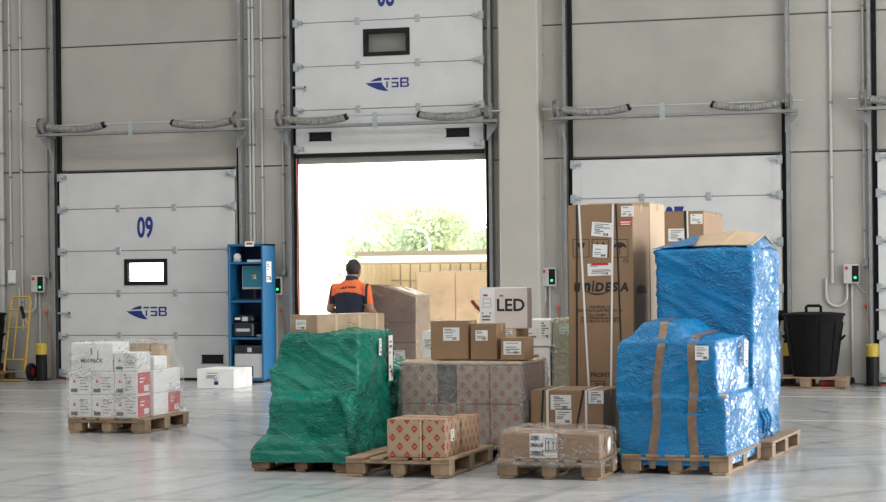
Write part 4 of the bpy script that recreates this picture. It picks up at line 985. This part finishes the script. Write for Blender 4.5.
# ---- wrapped white cartons further back
ry = 17.42; rx0, rx1 = X(517, ry, 340), X(517, ry, 340)+.80
pallet(rx0, ry, 'pallet under the wrapped white and brown cartons beside tall box', wy=.8, mat='wood_dark')
rzt = Z(319, ry, 545); rm = X(551.5, ry, 340); rzm = Z(347, ry, 535)
RG = 'wrapped cartons beside the tall box'
t = carton('upper white printed carton beside the tall box', rx0+.005, rm-.006, ry+.02, ry+.7, rzm+.004, rzt-.01, 'card_white', group=RG); lab(t, .82, .62, .09, .17, 41); lab(t, .35, .5, .17, .10, 42)
t = carton('lower white carton beneath the upper printed one', rx0+.025, rm-.02, ry+.03, ry+.7, PH_, rzm-.002, 'card_white', group=RG); lab(t, .4, .85, .12, .1, 43)
MB().box(t_dims[t.name][0]/2, t_dims[t.name][0]/2+.012, -.33, -.31, .0, t_dims[t.name][2]).build('edge_strap', 'strap_black', t)
t = carton('pale brown carton under greenish film beside the tall box', rm+.012, rx1-.01, ry+.02, ry+.76, PH_, rzt, 'card_pale', group=RG); lab(t, .22, .90, .09, .09, 44)
o = shell('stretch_film', [(.12, rm-.01, rx1+.02, ry-.01, ry+.8, .03), (rzt-.01, rm-.004, rx1+.012, ry-.005, ry+.79, .03), (rzt+.012, rm+.01, rx1, ry+.01, ry+.77, .03)], 'film_greenish', None, seg=.035, dz=.035, amp=.006, streak=.012, seed=6)
tag(o, 'greenish clear film round the pale carton beside the tall box', 'stretch film')

# ---- front pallet with the overpack box
oy = 13.96; ox0 = G(497, 478.5)[0]
pallet(ox0, oy, 'front pallet under the film-wrapped box marked overpack', wx=.77, wy=1.0)
ox1 = ox0+.765; oz1 = Z(431.5, oy, 555)
t = carton('low brown box marked SOBRE EMBALAJE under clear film', ox0+.02, ox1-.01, oy+.03, oy+.52, PH_, oz1-.02, 'card'); W_, D_, H_ = t_dims[t.name]
px_, pz_ = X(543.5, oy+.03, 450)-(ox0+.02+ox1-.01)/2, H_*.53
pw, phh = .205, .175
MB().box(px_-pw/2, px_+pw/2, -D_/2-.0015, -D_/2, pz_-phh/2, pz_+phh/2).build('overpack_sign', 'paper', t)
for i, s in enumerate(('SOBRE', 'EMBALAJE', 'OVERPACK')):
    wd_ = (.064, .094, .098)[i]; text('lettering', s, .05, 'ink', t, (px_-pw/2+.008+wd_/2, -D_/2-.003, pz_+.055-.055*i), bold=.0015, fit=(wd_, .036))
b = MB(); ax = px_+.056; f0, f1 = -D_/2-.003, -D_/2-.001
b.box(ax-.042, ax+.042, f0, f1, pz_+.048, pz_+.053).box(ax-.042, ax+.042, f0, f1, pz_-.047, pz_-.042).box(ax-.042, ax-.037, f0, f1, pz_-.042, pz_+.048).box(ax+.037, ax+.042, f0, f1, pz_-.042, pz_+.048)
b.box(ax-.032, ax+.032, f0, f1, pz_-.036, pz_-.030)
for s in (-1, 1):
    b.box(ax+s*.017-.003, ax+s*.017+.003, f0, f1, pz_-.025, pz_+.025); b.prism([(ax+s*.017-.010, pz_+.018), (ax+s*.017+.010, pz_+.018), (ax+s*.017, pz_+.042)], .002, lambda a, c, t_: Vector((a, f0+t_, c)))
b.build('this_way_up_arrows', 'ink', t, fix=True)
lf = MB(); 
o = shell('stretch_film', [(.09, ox0-.02, ox1+.03, oy-.025, oy+.56, .02), (.125, ox0-.015, ox1+.02, oy-.02, oy+.55, .02), (PH_+.03, ox0+.0, ox1+.012, oy+.008, oy+.54, .02), (oz1-.06, ox0+.004, ox1+.01, oy+.01, oy+.54, .03), (oz1-.005, ox0+.012, ox1+.006, oy+.012, oy+.53, .03), (oz1+.01, ox0+.04, ox1-.02, oy+.04, oy+.51, .03)], 'film_light', None, seg=.016, dz=.016, amp=.008, streak=.012, seed=7, top=lambda u, v: .012+.012*math.sin(u*19)*math.sin(v*11))
tag(o, 'clear crinkled film round the overpack box in front', 'stretch film')
o = MB(); o.prism([(0, 0), (.05, .01), (.07, -.04), (.04, -.10), (.01, -.06), (-.02, -.11), (-.03, -.03)], .004, lambda a, c, t_: Vector((t_, a, c)))
t = o.build('torn_film_flap', 'paper', None, (ox1+.022, oy+.18, oz1-.06), fix=True); tag(t, 'torn white film flap on the right side of the overpack box', 'film scrap')

# ---- strapped flat carton behind it
fy = 15.2; fx0, fx1 = X(530.5, fy, 410), X(603.5, fy, 410)
pallet(fx0-.02, fy-.015, 'small pallet under the strapped square carton', wx=fx1-fx0+.04, wy=.62, mat='wood_dark')
t = carton('square brown carton bound with white and black straps', fx0, fx1, fy, fy+.58, PH_, Z(390.5, fy, 567), 'card')
strap(t, .235, 'strap_white'); strap(t, .765, 'strap_white', -.0); strap(t, .18, 'strap_black', -.025, .016); strap(t, .73, 'strap_black', -.085, .016)
lab(t, .42, .78, .165, .115, 51); lab(t, .455, .52, .13, .12, 52); lab(t, .90, .88, .12, .10, 53)

# ---- tall machine boxes
uy = 15.86; ux0, ux1 = X(568.5, uy, 290), X(633.5, uy, 290); uz = Z(204.5, uy, 600)
pallet(ux0-.02, uy-.01, 'long pallet under the two tall machine boxes', wx=.62, wy=1.42, mat='wood_dark')
t = carton('tallest brown machine box with UNIDESA print and white straps', ux0, ux1, uy, uy+.70, PH_, uz, 'card', group='tall machine boxes'); W_, D_, H_ = t_dims[t.name]
UT = t
def U(px, py): p = P(px, py, uy); return p[0]-(ux0+ux1)/2, p[2]-PH_
def ut(name, s, px, py, size, sx=1., bold=0., shear=0., align='CENTER'):
    x, z = U(px, py); return text(name, s, size, 'ink', t, (x, -D_/2-.001, z), sx=sx, bold=bold, shear=shear, align=align)
def brand(par, x, z, yy, face='front', k=1.):
    for s_, cx, wd, cz, hg in (('u', 102.5, 55, 142, 76), ('n', 182.5, 65, 142, 74), ('i', 235, 22, 134, 92), ('D', 287.5, 75, 142, 76), ('E', 360, 52, 142, 76), ('S', 417.5, 50, 142, 78), ('A', 492.5, 75, 142, 76)):
        o_ = (cx-302)/8.36/121*k; l_ = (x+o_, yy, z-(cz-142)/8.36/121*k) if face == 'front' else (x, yy+o_, z-(cz-142)/8.36/121*k)
        text('brand_letter', s_, .12, 'ink', par, l_, face=face, shear=.15, bold=.006, fit=(wd/8.36/121*k, hg/8.36/121*k))
x_, z_ = U(601.2, 287); brand(t, x_, z_, -D_/2-.001)
b = MB(); x0, z0 = U(586, 291.5)
b.tube([(x0+.19*i/10, -D_/2-.001, z0-.022*math.sin(math.pi*i/10)) for i in range(11)], [.002+.004*math.sin(math.pi*i/10) for i in range(11)], 6).build('brand_swoosh', 'ink', t)
for s, py, sz in (('UNIVERSAL DE', 307, .032), ('DESARROLLOS ELECTRONICOS, S.A.', 310.6, .032), ('Ctra. Castellar, 298', 314.6, .03), ('08226 TERRASSA Barcelona España', 318, .03), ('Tel. 93 788 47 45  Fax 93 786 70 17', 321.4, .03)):
    ut('address_line', s, 600, py, sz, .72 if len(s) > 22 else .9)
ut('front_lettering', 'FRONT', 600.5, 375, .05, 1.0, .001)
def frame(cx, cz, w, h, th=.005, name='icon_frame'):
    MB().box(cx-w/2, cx+w/2, -D_/2-.001, -D_/2, cz+h/2-th, cz+h/2).box(cx-w/2, cx+w/2, -D_/2-.001, -D_/2, cz-h/2, cz-h/2+th).box(cx-w/2, cx-w/2+th, -D_/2-.001, -D_/2, cz-h/2, cz+h/2).box(cx+w/2-th, cx+w/2, -D_/2-.001, -D_/2, cz-h/2, cz+h/2).build(name, 'ink', t)
yF = -D_/2-.001
pf = lambda a, c, t_: Vector((a, yF+t_, c))
for px in (581, 600.3, 619.8): cx, cz = U(px, 248.3); frame(cx, cz, .138, .148)
cx, cz = U(581, 248.3); MB().prism([(cx-.03, cz+.045), (cx+.035, cz+.045), (cx+.025, cz+.01), (cx+.005, cz-.005), (cx+.005, cz-.04), (cx+.025, cz-.048), (cx-.025, cz-.048), (cx-.005, cz-.04), (cx-.005, cz-.005), (cx-.02, cz+.01)], .001, pf).build('glass_icon', 'ink', t, fix=True)
cx, cz = U(600.3, 248.3); b = MB()
for s in (-1, 1): b.box(cx+s*.025-.006, cx+s*.025+.006, yF, yF+.001, cz-.04, cz+.025); b.prism([(cx+s*.025-.018, cz+.02), (cx+s*.025+.018, cz+.02), (cx+s*.025, cz+.055)], .001, pf)
b.build('arrow_icon', 'ink', t, fix=True)
cx, cz = U(619.8, 248.3); b = MB(); b.prism([(cx-.055, cz+.0)]+[(cx+.055*math.cos(a), cz+.05*math.sin(a)) for a in [math.pi*(10-i)/10 for i in range(1, 10)]]+[(cx+.055, cz), (cx+.028, cz+.015), (cx, cz), (cx-.028, cz+.015)], .001, pf)
b.box(cx-.003, cx+.003, yF, yF+.001, cz-.045, cz+.0).box(cx-.018, cx+.003, yF, yF+.001, cz-.05, cz-.044); b.build('umbrella_icon', 'ink', t, fix=True)
ut('approval_mark', 'CE', 626, 261, .04, 1.0)
cx, cz = U(597, 384.5); frame(cx, cz, .14, .06, .006, 'number_frame'); ut('number_print', '311', 600, 385.5, .05, 1.1, .002)
for px, py, w_, h_, sd, tl, ex in ((602, 229.5, .17, .115, 61, R(5), None), (600, 251, .12, .105, 62, R(3), None), (600, 269.5, .205, .10, 63, R(-1.5), 'red'), (627.5, 211.3, .105, .085, 64, R(-1), None)):
    x, z = U(px, py); shipping_label(t, x, -D_/2-.002, z, w_, h_, sd, tilt=tl, extra=ex)
x, z = U(625.5, 223); MB().box(x-.05, x+.05, -D_/2-.002, -D_/2, z-.025, z+.025).build('red_sticker', 'red_print', t); MB().box(x-.042, x+.042, -D_/2-.003, -D_/2-.001, z+.004, z+.012).box(x-.038, x+.038, -D_/2-.003, -D_/2-.001, z-.014, z-.006).build('sticker_print', 'paper', t)
strap(t, .145, 'strap_black', -.02, .014); strap(t, .175, 'strap_white', .085, .016); strap(t, .745, 'strap_black', .05, .014); strap(t, .70, 'strap_white', -.04, .016)
brand(t, W_/2+.001, U(640, 290)[1], .0, 'right', .9)
t = carton('second tall machine box standing behind the printed one', ux0+.0, ux1+.004, uy+.715, uy+1.39, PH_, Z(202.5, uy+.7, 640), 'card_pale', group='tall machine boxes')
uy3 = 17.9; a1 = X(703.8, uy3, 230); a0 = a1-.56
pallet(a0-.06, uy3-.02, 'pallet under the third tall box behind the blue stack', wx=.66, wy=1.14, mat='wood_dark')
t = carton('third tall brown box rising behind the tall blue stack', a0, a1, uy3, uy3+1.1, PH_, Z(211, uy3, 690), 'card', group='tall machine boxes')
W_, D_, H_ = t_dims[t.name]; strap(t, .70, 'strap_black', .02, .02); strap(t, .735, 'strap_white', .03, .014); strap(t, .15, 'strap_white')
x = X(704-10, uy3, 222)-(a0+a1)/2; shipping_label(t, X(696.5, uy3, 219)-(a0+a1)/2, -D_/2, Z(219, uy3, 697)-PH_, .11, .09, 71); shipping_label(t, X(676.5, uy3, 235)-(a0+a1)/2, -D_/2, Z(235, uy3, 676)-PH_, .15, .115, 72)

# ---- blue wrapped stacks
BR = R(-3.5)
by = 14.47; bx = G(625, 474)[0]; br = G(733.5, 476.6)[0]
pallet(bx, by, 'pallet under the low blue-wrapped load', wx=br-bx, rz=BR)
by2 = 15.70; b2r = G(797, 446)[0]; b2x = b2r-.82
pallet(b2x, by2, 'pallet under the tall blue-wrapped load', wx=.82, wy=1.24, rz=BR)
lb = thing('blue_wrapped_load', 'low blue-wrapped load with two brown tape bands', 'pallet load', ((bx+br)/2, by+.6, PH_), BR)
mx, my = (bx+br)/2, by+.6
def bk_(py, l, r, y0, y1, rad, dyy=0.): return (Z(py, by)-PH_, X(l, by+y0, py)-mx, X(r, by+y0, py)-mx, by+y0-my, by+y1-my, rad)
shell('blue_film', [bk_(461.5, 623, 732, .02, 1.17, .015), bk_(450, 622.5, 733, .01, 1.17, .02), bk_(412, 622, 731.5, .02, 1.17, .02), bk_(410, 620.5, 731.5, .03, 1.17, .02), bk_(396, 619, 729, .01, 1.17, .02), bk_(393.5, 618.5, 723.5, .03, 1.17, .015),
      bk_(374, 617.8, 722.5, .02, 1.17, .02), bk_(371, 617.5, 722, .02, 1.17, .02), bk_(352, 619, 722, .02, 1.17, .02), bk_(343.5, 621, 722, .035, 1.16, .03), bk_(340.5, 623, 720.5, .06, 1.15, .05)], 'film_blue', lb, seg=.018, dz=.018, amp=.009, streak=.010, seed=8, lump=.014,
      top=lambda u, v: (.02+.115/(1+((u-.34)/.30)**6))*min(1, .45+v*2.5))
def zf(u, v): return None
def tapeband(px0, px1, name='tape_band', wpx=8.5):
    """brown tape running down the front and back over the top"""
    b = MB(); rows = []
    for i in range(25):
        t_ = i/24; py = 463-t_*(463-343); p = px0+(px1-px0)*t_+1.2*math.sin(t_*9+px0); w2 = wpx/2*(.82 if t_ < .1 else 1)
        xa, xb = X(p-w2, by, py)-mx, X(p+w2, by, py)-mx; off = -.6-.004+.012*noise.noise(Vector((px0, t_*4, 0)))*0
        rows.append((xa, xb, off, Z(py, by)-PH_))
    return rows
tape_rows = {}
dg = bpy.context.evaluated_depsgraph_get(); dg.update()
from mathutils.bvhtree import BVHTree
film = [c for c in lb.children if c.name.startswith('blue_film')][0]
bv = BVHTree.FromPolygons([v.co.copy() for v in film.data.vertices], [tuple(p.vertices) for p in film.data.polygons])
def front_hit(x, z):
    h = bv.ray_cast(Vector((x, -2, z)), Vector((0, 1, 0))); return h[0].y if h[0] else -.58
def top_hit(x, y):
    h = bv.ray_cast(Vector((x, y, 3)), Vector((0, 0, -1))); return h[0].z if h[0] else .9
def band(pbot, ptop, pback, wid):
    b = MB(); L0 = []; zt = Z(344, by)-PH_; x0_, x1_ = X(pbot, by, 460)-mx, X(ptop, by, 345)-mx
    for i in range(34):
        t_ = i/33; z = Z(465, by)-PH_+(zt-(Z(465, by)-PH_))*t_; x = x0_+(x1_-x0_)*t_+.008*math.sin(t_*11+pbot); w_ = wid*(.7 if t_ < .04 else 1)
        L0.append([Vector((x+dx_, front_hit(x+dx_, z)-.004, z)) for dx_ in (-w_/2, -w_/6, w_/6, w_/2)])
    xb_ = x1_+pback
    for i in range(1, 22):
        t_ = i/21; y = -.55+t_*.98; x = x1_+(xb_-x1_)*t_
        L0.append([Vector((x+dx_, y, top_hit(x+dx_, y)+.004)) for dx_ in (-wid/2, -wid/6, wid/6, wid/2)])
    vs = [p for r_ in L0 for p in r_]; fs = [(i*4+j, i*4+j+1, i*4+j+5, i*4+j+4) for i in range(len(L0)-1) for j in range(3)]
    b.add(vs, fs); return b.build('tape_band', 'tape', lb, smooth=True)
band(657, 664, -.10, .062); band(698, 697, -.02, .068)
x_, z_ = X(706.5, by, 352)-mx, Z(352.5, by)-PH_; shipping_label(lb, x_, front_hit(x_, z_)-.006, z_, .10, .105, 81)
x_, z_ = (br-bx)/2-.075, Z(352, by+.9)-PH_; shipping_label(lb, x_+.035, .25, z_, .14, .2, 82, face='right', name='torn_label', tilt=R(8))
for py, dd in ((393.5, .07), (410.5, .06)):
    z_ = Z(py, by)-PH_; MB().cbox(X(727, by)-mx-.03, X(731, by)-mx+.005, -.57, -.57+dd, z_-.02, z_+.005, .006).build('carton_corner', 'card_pale', lb)
# tall stack
tb = thing('blue_wrapped_tower', 'tall blue-wrapped load with cardboard on top', 'pallet load', (b2x+.41, by2+.62, PH_), BR); mx2, my2 = b2x+.41, by2+.62
def bt(py, l, r, y0, y1, rad): return (Z(py, by2, 705)-PH_, X(l, by2+y0, py)-mx2, X(r, by2+y0, py)-mx2, by2+y0-my2, by2+y1-my2, rad)
shell('blue_film', [bt(452, 664, 759, .02, 1.15, .02), bt(420, 663, 759, .03, 1.13, .02), bt(380, 662, 759, .03, 1.13, .02), bt(340, 662, 758.5, .02, 1.12, .02), bt(300, 660, 758.5, .03, 1.12, .015), bt(262, 659, 758, .02, 1.10, .015), bt(251, 657.5, 757.5, .03, 1.09, .015), bt(249, 658.5, 756.5, .05, 1.07, .03)], 'film_blue', tb, seg=.022, dz=.022, amp=.008, streak=.010, seed=9, lump=.012, top=lambda u, v: .02+.05*v)
# cardboard cap: folded flaps poking out of the film
zt2 = Z(249, by2, 705)-PH_; b = MB()
xl, xr = X(690, by2+.2)-mx2, X(756, by2+.05)-mx2
def slab(pts, th=.006):
    v = [Vector(p) for p in pts]; b.add(v+[p-Vector((0, 0, th)) for p in v], [(0, 1, 2, 3), (7, 6, 5, 4), (0, 4, 5, 1), (1, 5, 6, 2), (2, 6, 7, 3), (3, 7, 4, 0)])
slab([(xl+.05, -.46, zt2+.028), (xl+.30, -.50, zt2+.035), (xl+.33, .0, zt2+.16), (xl-.03, .05, zt2+.11)]); slab([(xl+.30, -.50, zt2+.035), (xr, -.47, zt2+.03), (xr+.0, .05, zt2+.12), (xl+.33, .0, zt2+.16)])
slab([(xl-.03, .05, zt2+.11), (xl+.33, .0, zt2+.16), (xl+.33, .40, zt2+.05), (xl-.02, .40, zt2+.05)]); slab([(xl+.33, .0, zt2+.16), (xr, .05, zt2+.12), (xr, .40, zt2+.05), (xl+.33, .40, zt2+.05)])
b.build('cardboard_cap', 'card_pale', tb, fix=True)
# film pulled across the cap's left and front edges
b = MB(); xl0 = X(658, by2+.05)-mx2
slab([(xl0+.0, -.58, zt2+.008), (xl+.10, -.55, zt2+.035), (xl+.02, -.02, zt2+.125), (xl0+.02, .3, zt2+.05)]); slab([(xr-.03, -.55, zt2+.02), (xr+.005, -.50, zt2-.01), (xr+.01, .25, zt2+.03), (xr-.03, .1, zt2+.125)])
b.build('film_fold', 'film_blue', tb, fix=True)
# loose film strips and torn corner low on the right side
rx_ = X(759, by2+.03)-mx2-.005
cp = MB().cbox(rx_-.05, rx_+.0, -.30, -.12, .03, .24, .02).build('exposed_foam', 'card_pale', tb)
for k, (yy, l_) in enumerate(((-.34, .16), (-.22, .12), (-.10, .19))):
    b = MB(); pts = [(rx_+.0, yy, .22), (rx_+.035, yy+.02, .14), (rx_+.03, yy-.01, .05), (rx_+.05, yy+.03, .22-l_-.02), (rx_+.03, yy+.0, .2-l_-.04)]
    b.tube(pts, [.02, .018, .012, .012, .006], 8); b.build('loose_strip', 'film_blue', tb, smooth=True)

# ------------------------------------------------------------------ film-wrapped load by the man
my_ = 20.75; m0, m1 = X(362, my_, 310), X(415.5, my_, 310)
pallet(m0-.1, my_-.05, 'pallet under the film-wrapped load beside the man', wx=.8, wy=.6, mat='wood_dark')
ml = thing('wrapped_brown_load', 'film-wrapped brown load beside the man in orange shirt', 'pallet load', ((m0+m1)/2, my_+.24, PH_)); mw = (m1-m0)
mz1 = Z(297, my_, 412)-PH_; mz2 = Z(285.5, my_, 372)-PH_; zs_ = [0, .30, .58, .80]
for i, (a, b_) in enumerate(zip(zs_, zs_[1:])):
    for j in range(2): MB().cbox(-mw/2+mw/2*j+.004, -mw/2+mw/2*(j+1)-.004, -.24, .24, a+.003, b_-.003, .008).build('carton', 'card_dark', ml)
f = lambda a, c, t_: Vector((a, -.24+t_, c))
MB().prism([(-mw/2, .805), (mw/2, .805), (mw/2, mz1-.01), (-.02, mz2-.035), (-.10, mz2), (-mw/2, mz2+.01)], .48, f).build('top_carton', 'card_dark', ml, fix=True)
MB().prism([(-.03, mz2-.02), (.0, mz2-.005), (mw/2+.01, mz1+.02), (mw/2+.01, mz1-.01)], .48, lambda a, c, t_: Vector((a, -.245+t_, c))).build('pale_sheet', 'card_pale', ml, fix=True)
MB().box(mw/2-.002, mw/2+.006, -.24, .24, 0, mz1).build('side_sheet', 'card_pale', ml)
for u, v, sd in ((.12, .45, 91), (.06, .18, 92)): shipping_label(ml, u, -.245, v, .13, .09, sd)
shell('stretch_film', [(0, -mw/2-.02, mw/2+.02, -.27, .26, .03), (mz1-.02, -mw/2-.015, mw/2+.02, -.262, .26, .03), (mz1+.02, -mw/2-.015, mw/2+.012, -.26, .26, .03), (mz2-.02, -mw/2-.015, .05, -.26, .25, .03)], 'film_clear', ml, seg=.03, dz=.03, amp=.006, streak=.01, seed=1)

# ------------------------------------------------------------------ the man
py_ = 20.35; pxm = X(349, py_, 300)
def person():
    b = MB(); V = Vector
    def rings(rows, n=20): b.loft([[V((cx+rx*math.copysign(abs(math.cos(a))**.85, math.cos(a)), cy+ry*math.copysign(abs(math.sin(a))**.85, math.sin(a)), z)) for a in [2*math.pi*j/n for j in range(n)]] for z, cx, cy, rx, ry in rows])
    lean = .06
    rings([(.80, 0, 0, .15, .11), (.86, 0, 0, .165, .12), (.95, 0, .0, .155, .11), (1.04, 0, .01, .150, .105), (1.13, 0, .025, .165, .11), (1.22, 0, .04, .178, .115), (1.29, 0, .05, .185, .115), (1.345, 0, .06, .165, .10), (1.385, 0, .065, .115, .085), (1.42, 0, .07, .07, .07)])
    b.tube([V((0, .07, 1.38)), V((0, .085, 1.44)), V((.003, .10, 1.50))], [.066, .058, .056], 14)               # neck
    b.ell((.003, .12, 1.525), .072, .092, .105, 18, 12)                                                        # skull
    b.ell((.003, .165, 1.49), .055, .065, .075, 14, 10)                                                        # face and jaw
    b.ell((.003, .228, 1.495), .012, .02, .022, 8, 6)                                                          # nose
    b.ell((.003, .213, 1.452), .025, .014, .010, 8, 6)                                                         # mouth
    for s in (-1, 1): b.ell((.003+s*.074, .125, 1.505), .010, .020, .032, 8, 6)                                # ears
    arms = []
    def limb(p, r, n=14):
        b.tube(p, r, n)
        for q_, r_ in zip(p[1:-1], r[1:-1]): b.ell(q_, r_, r_, r_, 10, 8)
    for s in (-1, 1):
        sh = V((s*.175, .045, 1.315)); el = V((s*.235, .03 if s > 0 else .02, 1.10)); wr_ = V((s*.20, .22, 1.05)) if s > 0 else V((s*.21, .20, 1.03))
        b.ell(sh, .068, .066, .066, 12, 8)
        limb([sh, sh.lerp(el, .5), el, el.lerp(wr_, .35), wr_], [.064, .055, .043, .040, .028])
        d = (wr_-el).normalized(); palm = wr_+d*.045; up = V((0, 0, 1)); side = d.cross(up).normalized()
        rot = Matrix((side, d, side.cross(d))).transposed()
        b.ell(palm, .040, .055, .018, 12, 8, M=rot)
        for k, (o_, l_) in enumerate(((-.030, .068), (-.010, .078), (.010, .074), (.029, .058))):
            base = palm+side*o_+d*.035; mid = base+d*l_*.5-up*.012; tip = mid+d*l_*.35-up*.032; b.tube([base, mid, tip], [.0098, .0092, .0078], 8); b.ell(tip, .0078, .0078, .0078, 8, 6); b.ell(mid, .0092, .0092, .0092, 8, 6)
        tb_ = palm-side*s*.030-d*.015; tm = tb_-side*s*.022+d*.03; tt = tm+d*.03-up*.008; b.tube([tb_, tm, tt], [.0125, .0108, .009], 8); b.ell(tt, .009, .009, .009, 8, 6)
        hp = V((s*.085, 0, .84)); kn = V((s*.095, .02, .46)); an_ = V((s*.10, -.01, .08))
        limb([hp, hp.lerp(kn, .5), kn, kn.lerp(an_, .35), an_], [.095, .082, .060, .058, .040]); b.ell((s*.105, .05, .045), .045, .125, .045, 14, 8); b.ell((s*.10, -.02, .05), .042, .05, .05, 12, 8)
    me0 = b.mesh('person_base', 'navy'); o = bpy.data.objects.new('person_tmp', me0); COL.objects.link(o)
    md = o.modifiers.new('r', 'REMESH'); md.mode = 'VOXEL'; md.voxel_size = .0065; md.adaptivity = 0
    sm = o.modifiers.new('s', 'SMOOTH'); sm.factor = .5; sm.iterations = 4
    me = bpy.data.meshes.new_from_object(o.evaluated_get(bpy.context.evaluated_depsgraph_get())); bpy.data.objects.remove(o)
    me.name = 'person_body'; me.materials.clear()
    for m_ in ('skin', 'navy', 'orange', 'trousers', 'rubber'): me.materials.append(M_(m_))
    el_z = 1.155
    for p in me.polygons:
        c = p.center; ax = abs(c.x); i = 0
        if c.z < .09: i = 4
        elif c.z < .90: i = 3 if not (ax > .16 and c.y > .05) else 0
        else:
            arm = ax > .185-.0+max(0, (1.2-c.z))*-.05 and c.z < 1.30
            if ax > .165 and (c.z < el_z): i = 0                                      # bare forearms below the sleeves
            elif c.z > 1.415 and (c.x**2+(c.y-.08)**2) < .12**2: i = 0
            else:
                yoke = 1.262+.02*math.cos(c.x*9)-max(0, ax-.11)*.25
                i = 2 if c.z > yoke else 1
                if ax > .2 and c.y < .2 and c.z > el_z: i = 2 if (c.x*(1 if c.x > 0 else -1)) > .222-.12*(1.3-c.z)*0 else 1
        if c.z > 1.44: i = 0
        p.material_index = i; p.use_smooth = True
    body = link('person', me, None, (pxm, py_, 0), (0, 0, R(-6)))
    tag(body, 'man seen from behind in navy and orange polo shirt', 'person')
    # hair cap, collar, shirt print, eyes
    h = MB(); rows = []
    for i in range(1, 12):
        t_ = math.pi*i/12; z = -math.cos(t_); k = math.sin(t_)
        rows.append([V((.003+.079*k*math.cos(a), .113+.098*k*math.sin(a), 1.533+.106*z)) for a in [2*math.pi*j/24 for j in range(24)]])
    keep = []
    for r_ in rows: keep.append([V((p.x, min(p.y, .205), max(p.z, 1.468+max(0, (p.y-.09))*.75))) for p in r_])
    h.loft(keep); h.build('hair', 'hair', body, smooth=True)
    c = MB(); n = 24
    def cr(z, k, y): return [V((.072*k*math.cos(2*math.pi*j/n), y+.074*k*math.sin(2*math.pi*j/n), z+.012*math.sin(2*math.pi*j/n)*-1)) for j in range(n)]
    c.loft([cr(1.40, 1.12, .072), cr(1.425, 1.0, .076), cr(1.445, .97, .08), cr(1.447, .90, .08), cr(1.40, .95, .075)], cap=False); c.build('collar', 'navy', body, smooth=True)
    for s in (-1, 1): MB().ell((.003+s*.028, .222, 1.512), .012, .006, .007, 10, 6).build('eye', 'ink', body)
    bv2 = BVHTree.FromPolygons([v.co.copy() for v in me.vertices], [tuple(p.vertices) for p in me.polygons])
    def onback(x, z):
        hh_ = bv2.ray_cast(V((x, -1, z)), V((0, 1, 0))); return hh_[0].y-.003 if hh_[0] else -.05
    pr = MB()
    def decal(pts): pr.add([V((x, onback(x, z), z)) for x, z in pts], [tuple(range(len(pts)))])
    decal([(-.10, 1.315), (-.03, 1.318), (-.035, 1.345)]); decal([(-.028, 1.318), (-.01, 1.32), (.0, 1.35), (-.018, 1.346)])
    for x in (.015, .045, .072): decal([(x, 1.325), (x+.022, 1.325), (x+.022, 1.345), (x, 1.345)])
    pr.build('shirt_print', 'navy', body)
person()
